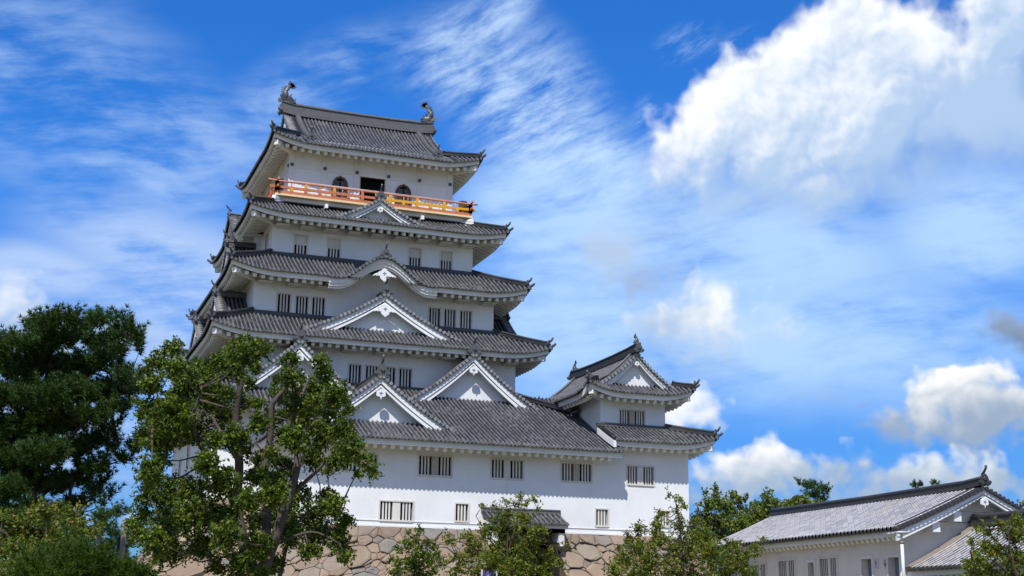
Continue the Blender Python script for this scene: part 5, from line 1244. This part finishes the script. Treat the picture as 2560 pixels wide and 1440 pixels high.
T = Tree('cherry_tree', 'broad cherry tree at the right foot of the castle, beside the long hall', 54., 23, M_CHERRY, M_BARK, group='cherry trees', base_px=(1710, 1580))
T.limb([None, (1710, 1470), (1705, 1400), (1700, 1320), (1690, 1260), (1682, 1240)], .18, .015); T.limb([(1708, 1440), (1640, 1380), (1590, 1340)], .08, .02); T.limb([(1708, 1440), (1780, 1390), (1850, 1370), (1900, 1360)], .08, .02); T.limb([(1705, 1400), (1740, 1320), (1760, 1290)], .06, .02)
T.clumps([(1688, 1242, 9), (1700, 1250, 9), (1672, 1236, 7), (1712, 1268, 12), (1690, 1275, 10), (1652, 1288, 14), (1640, 1310, 18), (1598, 1322, 18), (1572, 1345, 16), (1700, 1315, 28), (1735, 1305, 16), (1645, 1345, 32), (1595, 1370, 28), (1750, 1338, 36), (1562, 1395, 30), (1622, 1402, 42), (1700, 1378, 46), (1770, 1385, 44), (1828, 1368, 30), (1850, 1405, 38), (1888, 1372, 18), (1908, 1352, 11), (1540, 1425, 26), (1800, 1425, 44), (1690, 1435, 46), (1600, 1440, 40), (1870, 1430, 24), (1548, 1372, 10), (1740, 1450, 40)], 34, .145, spread=2.0, aspect=.45)
T.done()
T = Tree('cherry_tree', 'cherry tree at the right edge, leafing over the pale annex roof', 27., 24, M_CHERRY, M_BARK, group='cherry trees', base_px=(2560, 1760))
T.limb([None, (2550, 1480), (2530, 1400), (2520, 1330)], .12, .02); T.limb([(2545, 1460), (2480, 1400), (2430, 1400)], .05, .015); T.limb([(2530, 1400), (2480, 1340), (2445, 1312)], .045, .012); T.limb([(2520, 1340), (2500, 1310), (2490, 1300)], .03, .012)
T.clumps([(2452, 1318, 14), (2470, 1330, 14), (2498, 1306, 16), (2520, 1318, 20), (2545, 1300, 22), (2535, 1340, 26), (2556, 1340, 24), (2460, 1362, 22), (2490, 1380, 30), (2530, 1390, 36), (2425, 1408, 20), (2450, 1400, 20), (2470, 1430, 32), (2530, 1440, 40), (2556, 1262, 9), (2430, 1352, 10), (2432, 1440, 18), (2560, 1400, 30), (2440, 1380, 10)], 24, .10, spread=1.0, aspect=.45)
T.done()
# young broadleaf before the stone base
T = Tree('sapling', 'fresh green young tree in front of the stone base, left of the porch', 58., 31, M_LEAF, M_BARK, cat='sapling', base_px=(1030, 1570))
T.limb([None, (1035, 1440), (1045, 1370), (1050, 1325)], .07, .02)
T.clumps([(1050, 1328, 12), (1040, 1350, 14), (1068, 1352, 14), (1015, 1356, 16), (1085, 1368, 12), (1000, 1370, 12), (1050, 1385, 22), (1072, 1398, 22), (1030, 1410, 24), (1000, 1418, 20), (985, 1436, 18), (1055, 1432, 26), (1090, 1388, 10), (1100, 1395, 8), (975, 1400, 8), (1085, 1425, 12), (1020, 1330, 6)], 30, .15, spread=.9, aspect=.5)
T.done()
# trees beyond the hall
T = Tree('park_tree', 'olive green tree rising behind the white turret, with a ragged twiggy top', 86., 41, M_BACK, M_BARK, group='trees behind the hall', base_px=(1800, 1545))
T.limb([None, (1800, 1430), (1805, 1330), (1795, 1230)], .25, .04); T.limb([(1803, 1380), (1750, 1310)], .09, .03); T.limb([(1805, 1330), (1850, 1265)], .09, .03)
T.clumps([(1790, 1222, 8), (1788, 1240, 14), (1770, 1262, 16), (1800, 1262, 22), (1832, 1240, 14), (1850, 1252, 14), (1825, 1275, 26), (1760, 1292, 24), (1735, 1300, 16), (1790, 1310, 34), (1840, 1310, 28), (1750, 1340, 30), (1820, 1350, 40), (1770, 1380, 40), (1762, 1232, 5), (1868, 1240, 6), (1752, 1262, 6)], 44, .24, spread=2.5, aspect=.6)
T.done()
T = Tree('park_tree', 'green tree standing behind the far end of the long hall roof', 90., 42, M_BACK, M_BARK, group='trees behind the hall', base_px=(1905, 1545))
T.limb([None, (1905, 1430), (1910, 1330), (1920, 1250)], .22, .04); T.limb([(1908, 1350), (1885, 1290)], .09, .03); T.limb([(1908, 1350), (1945, 1290)], .09, .03)
T.clumps([(1921, 1230, 8), (1918, 1248, 16), (1905, 1265, 18), (1935, 1262, 16), (1890, 1285, 22), (1918, 1290, 26), (1945, 1282, 18), (1880, 1310, 26), (1925, 1320, 32), (1890, 1345, 34), (1940, 1340, 30), (1960, 1275, 14), (1880, 1260, 8), (1868, 1285, 18), (1860, 1310, 24), (1975, 1300, 22)], 44, .24, spread=2.5, aspect=.6)
T.done()
T = Tree('park_tree', 'yellowing tree whose top shows above the middle of the hall roof', 95., 43, M_CHERRY, M_BARK, group='trees behind the hall', base_px=(2005, 1550))
T.limb([None, (2005, 1430), (2005, 1330), (2010, 1270)], .22, .04)
T.clumps([(1985, 1248, 14), (2010, 1246, 16), (2040, 1256, 14), (1962, 1262, 14), (1990, 1270, 24), (2030, 1275, 22), (2060, 1268, 10), (1970, 1300, 26), (2010, 1300, 28), (2000, 1340, 36), (2050, 1300, 20), (1995, 1256, 14), (2025, 1262, 18), (2048, 1270, 14), (1945, 1280, 16)], 44, .24, spread=2.5, aspect=.6)
T.done()
T = Tree('pine_tree', 'small pine top poking above the yellowing tree behind the hall', 104., 44, M_PINE, M_BARKD, base_px=(2035, 1550))
T.limb([None, (2035, 1330), (2035, 1220)], .2, .04)
T.clumps([(2035, 1216, 10), (2022, 1222, 10), (2050, 1226, 12), (2010, 1216, 6), (2001, 1212, 4), (2062, 1234, 8), (2030, 1238, 16), (2055, 1250, 14), (2066, 1222, 4)], 40, .40, spread=.8, kind='tuft', flatz=.8, n=14, up=.9, wid=.03)
T.done()
for seed, lab, bx, cl in ((45, 'left of two tiny pine tops just above the hall ridge', 2296, [(2290, 1215, 4), (2300, 1214, 4), (2308, 1213, 3), (2282, 1216, 3)]), (46, 'right of two tiny pine tops just above the hall ridge', 2338, [(2337, 1207, 4), (2331, 1210, 4), (2344, 1210, 3)])):
    T = Tree('pine_tree', lab, 110., seed, M_PINE, M_BARKD, base_px=(bx, 1552)); T.limb([None, (bx, 1330), (bx, 1212)], .2, .05)
    T.clumps(cl+[(bx, 1226, 6), (bx+6, 1240, 9), (bx, 1268, 20), (bx-16, 1300, 28), (bx+18, 1296, 28), (bx, 1335, 36), (bx-30, 1370, 36), (bx+34, 1370, 36)], 22, .30, spread=.8, kind='tuft', n=14, up=.9, wid=.03); T.done()
# far wooded rise at the left
T = Tree('distant_tree', 'small distant round tree left of the stone base', 130., 51, M_LEAF, M_BARK, group='distant trees', base_px=(335, 1555)); T.limb([None, (335, 1430), (335, 1405)], .3, .1)
T.clumps([(335, 1405, 9), (322, 1412, 9), (348, 1414, 9), (335, 1425, 14), (318, 1428, 10)], 40, .5, spread=1.5, aspect=.7); T.done()
T = Tree('distant_tree', 'dark distant tree against the left foot of the stone base', 150., 52, M_PINE, M_BARK, group='distant trees', base_px=(365, 1556)); T.limb([None, (365, 1430), (365, 1408)], .3, .1)
T.clumps([(362, 1406, 8), (374, 1410, 8), (352, 1414, 8), (366, 1422, 14), (385, 1420, 12)], 40, .5, spread=1.5, aspect=.7); T.done()
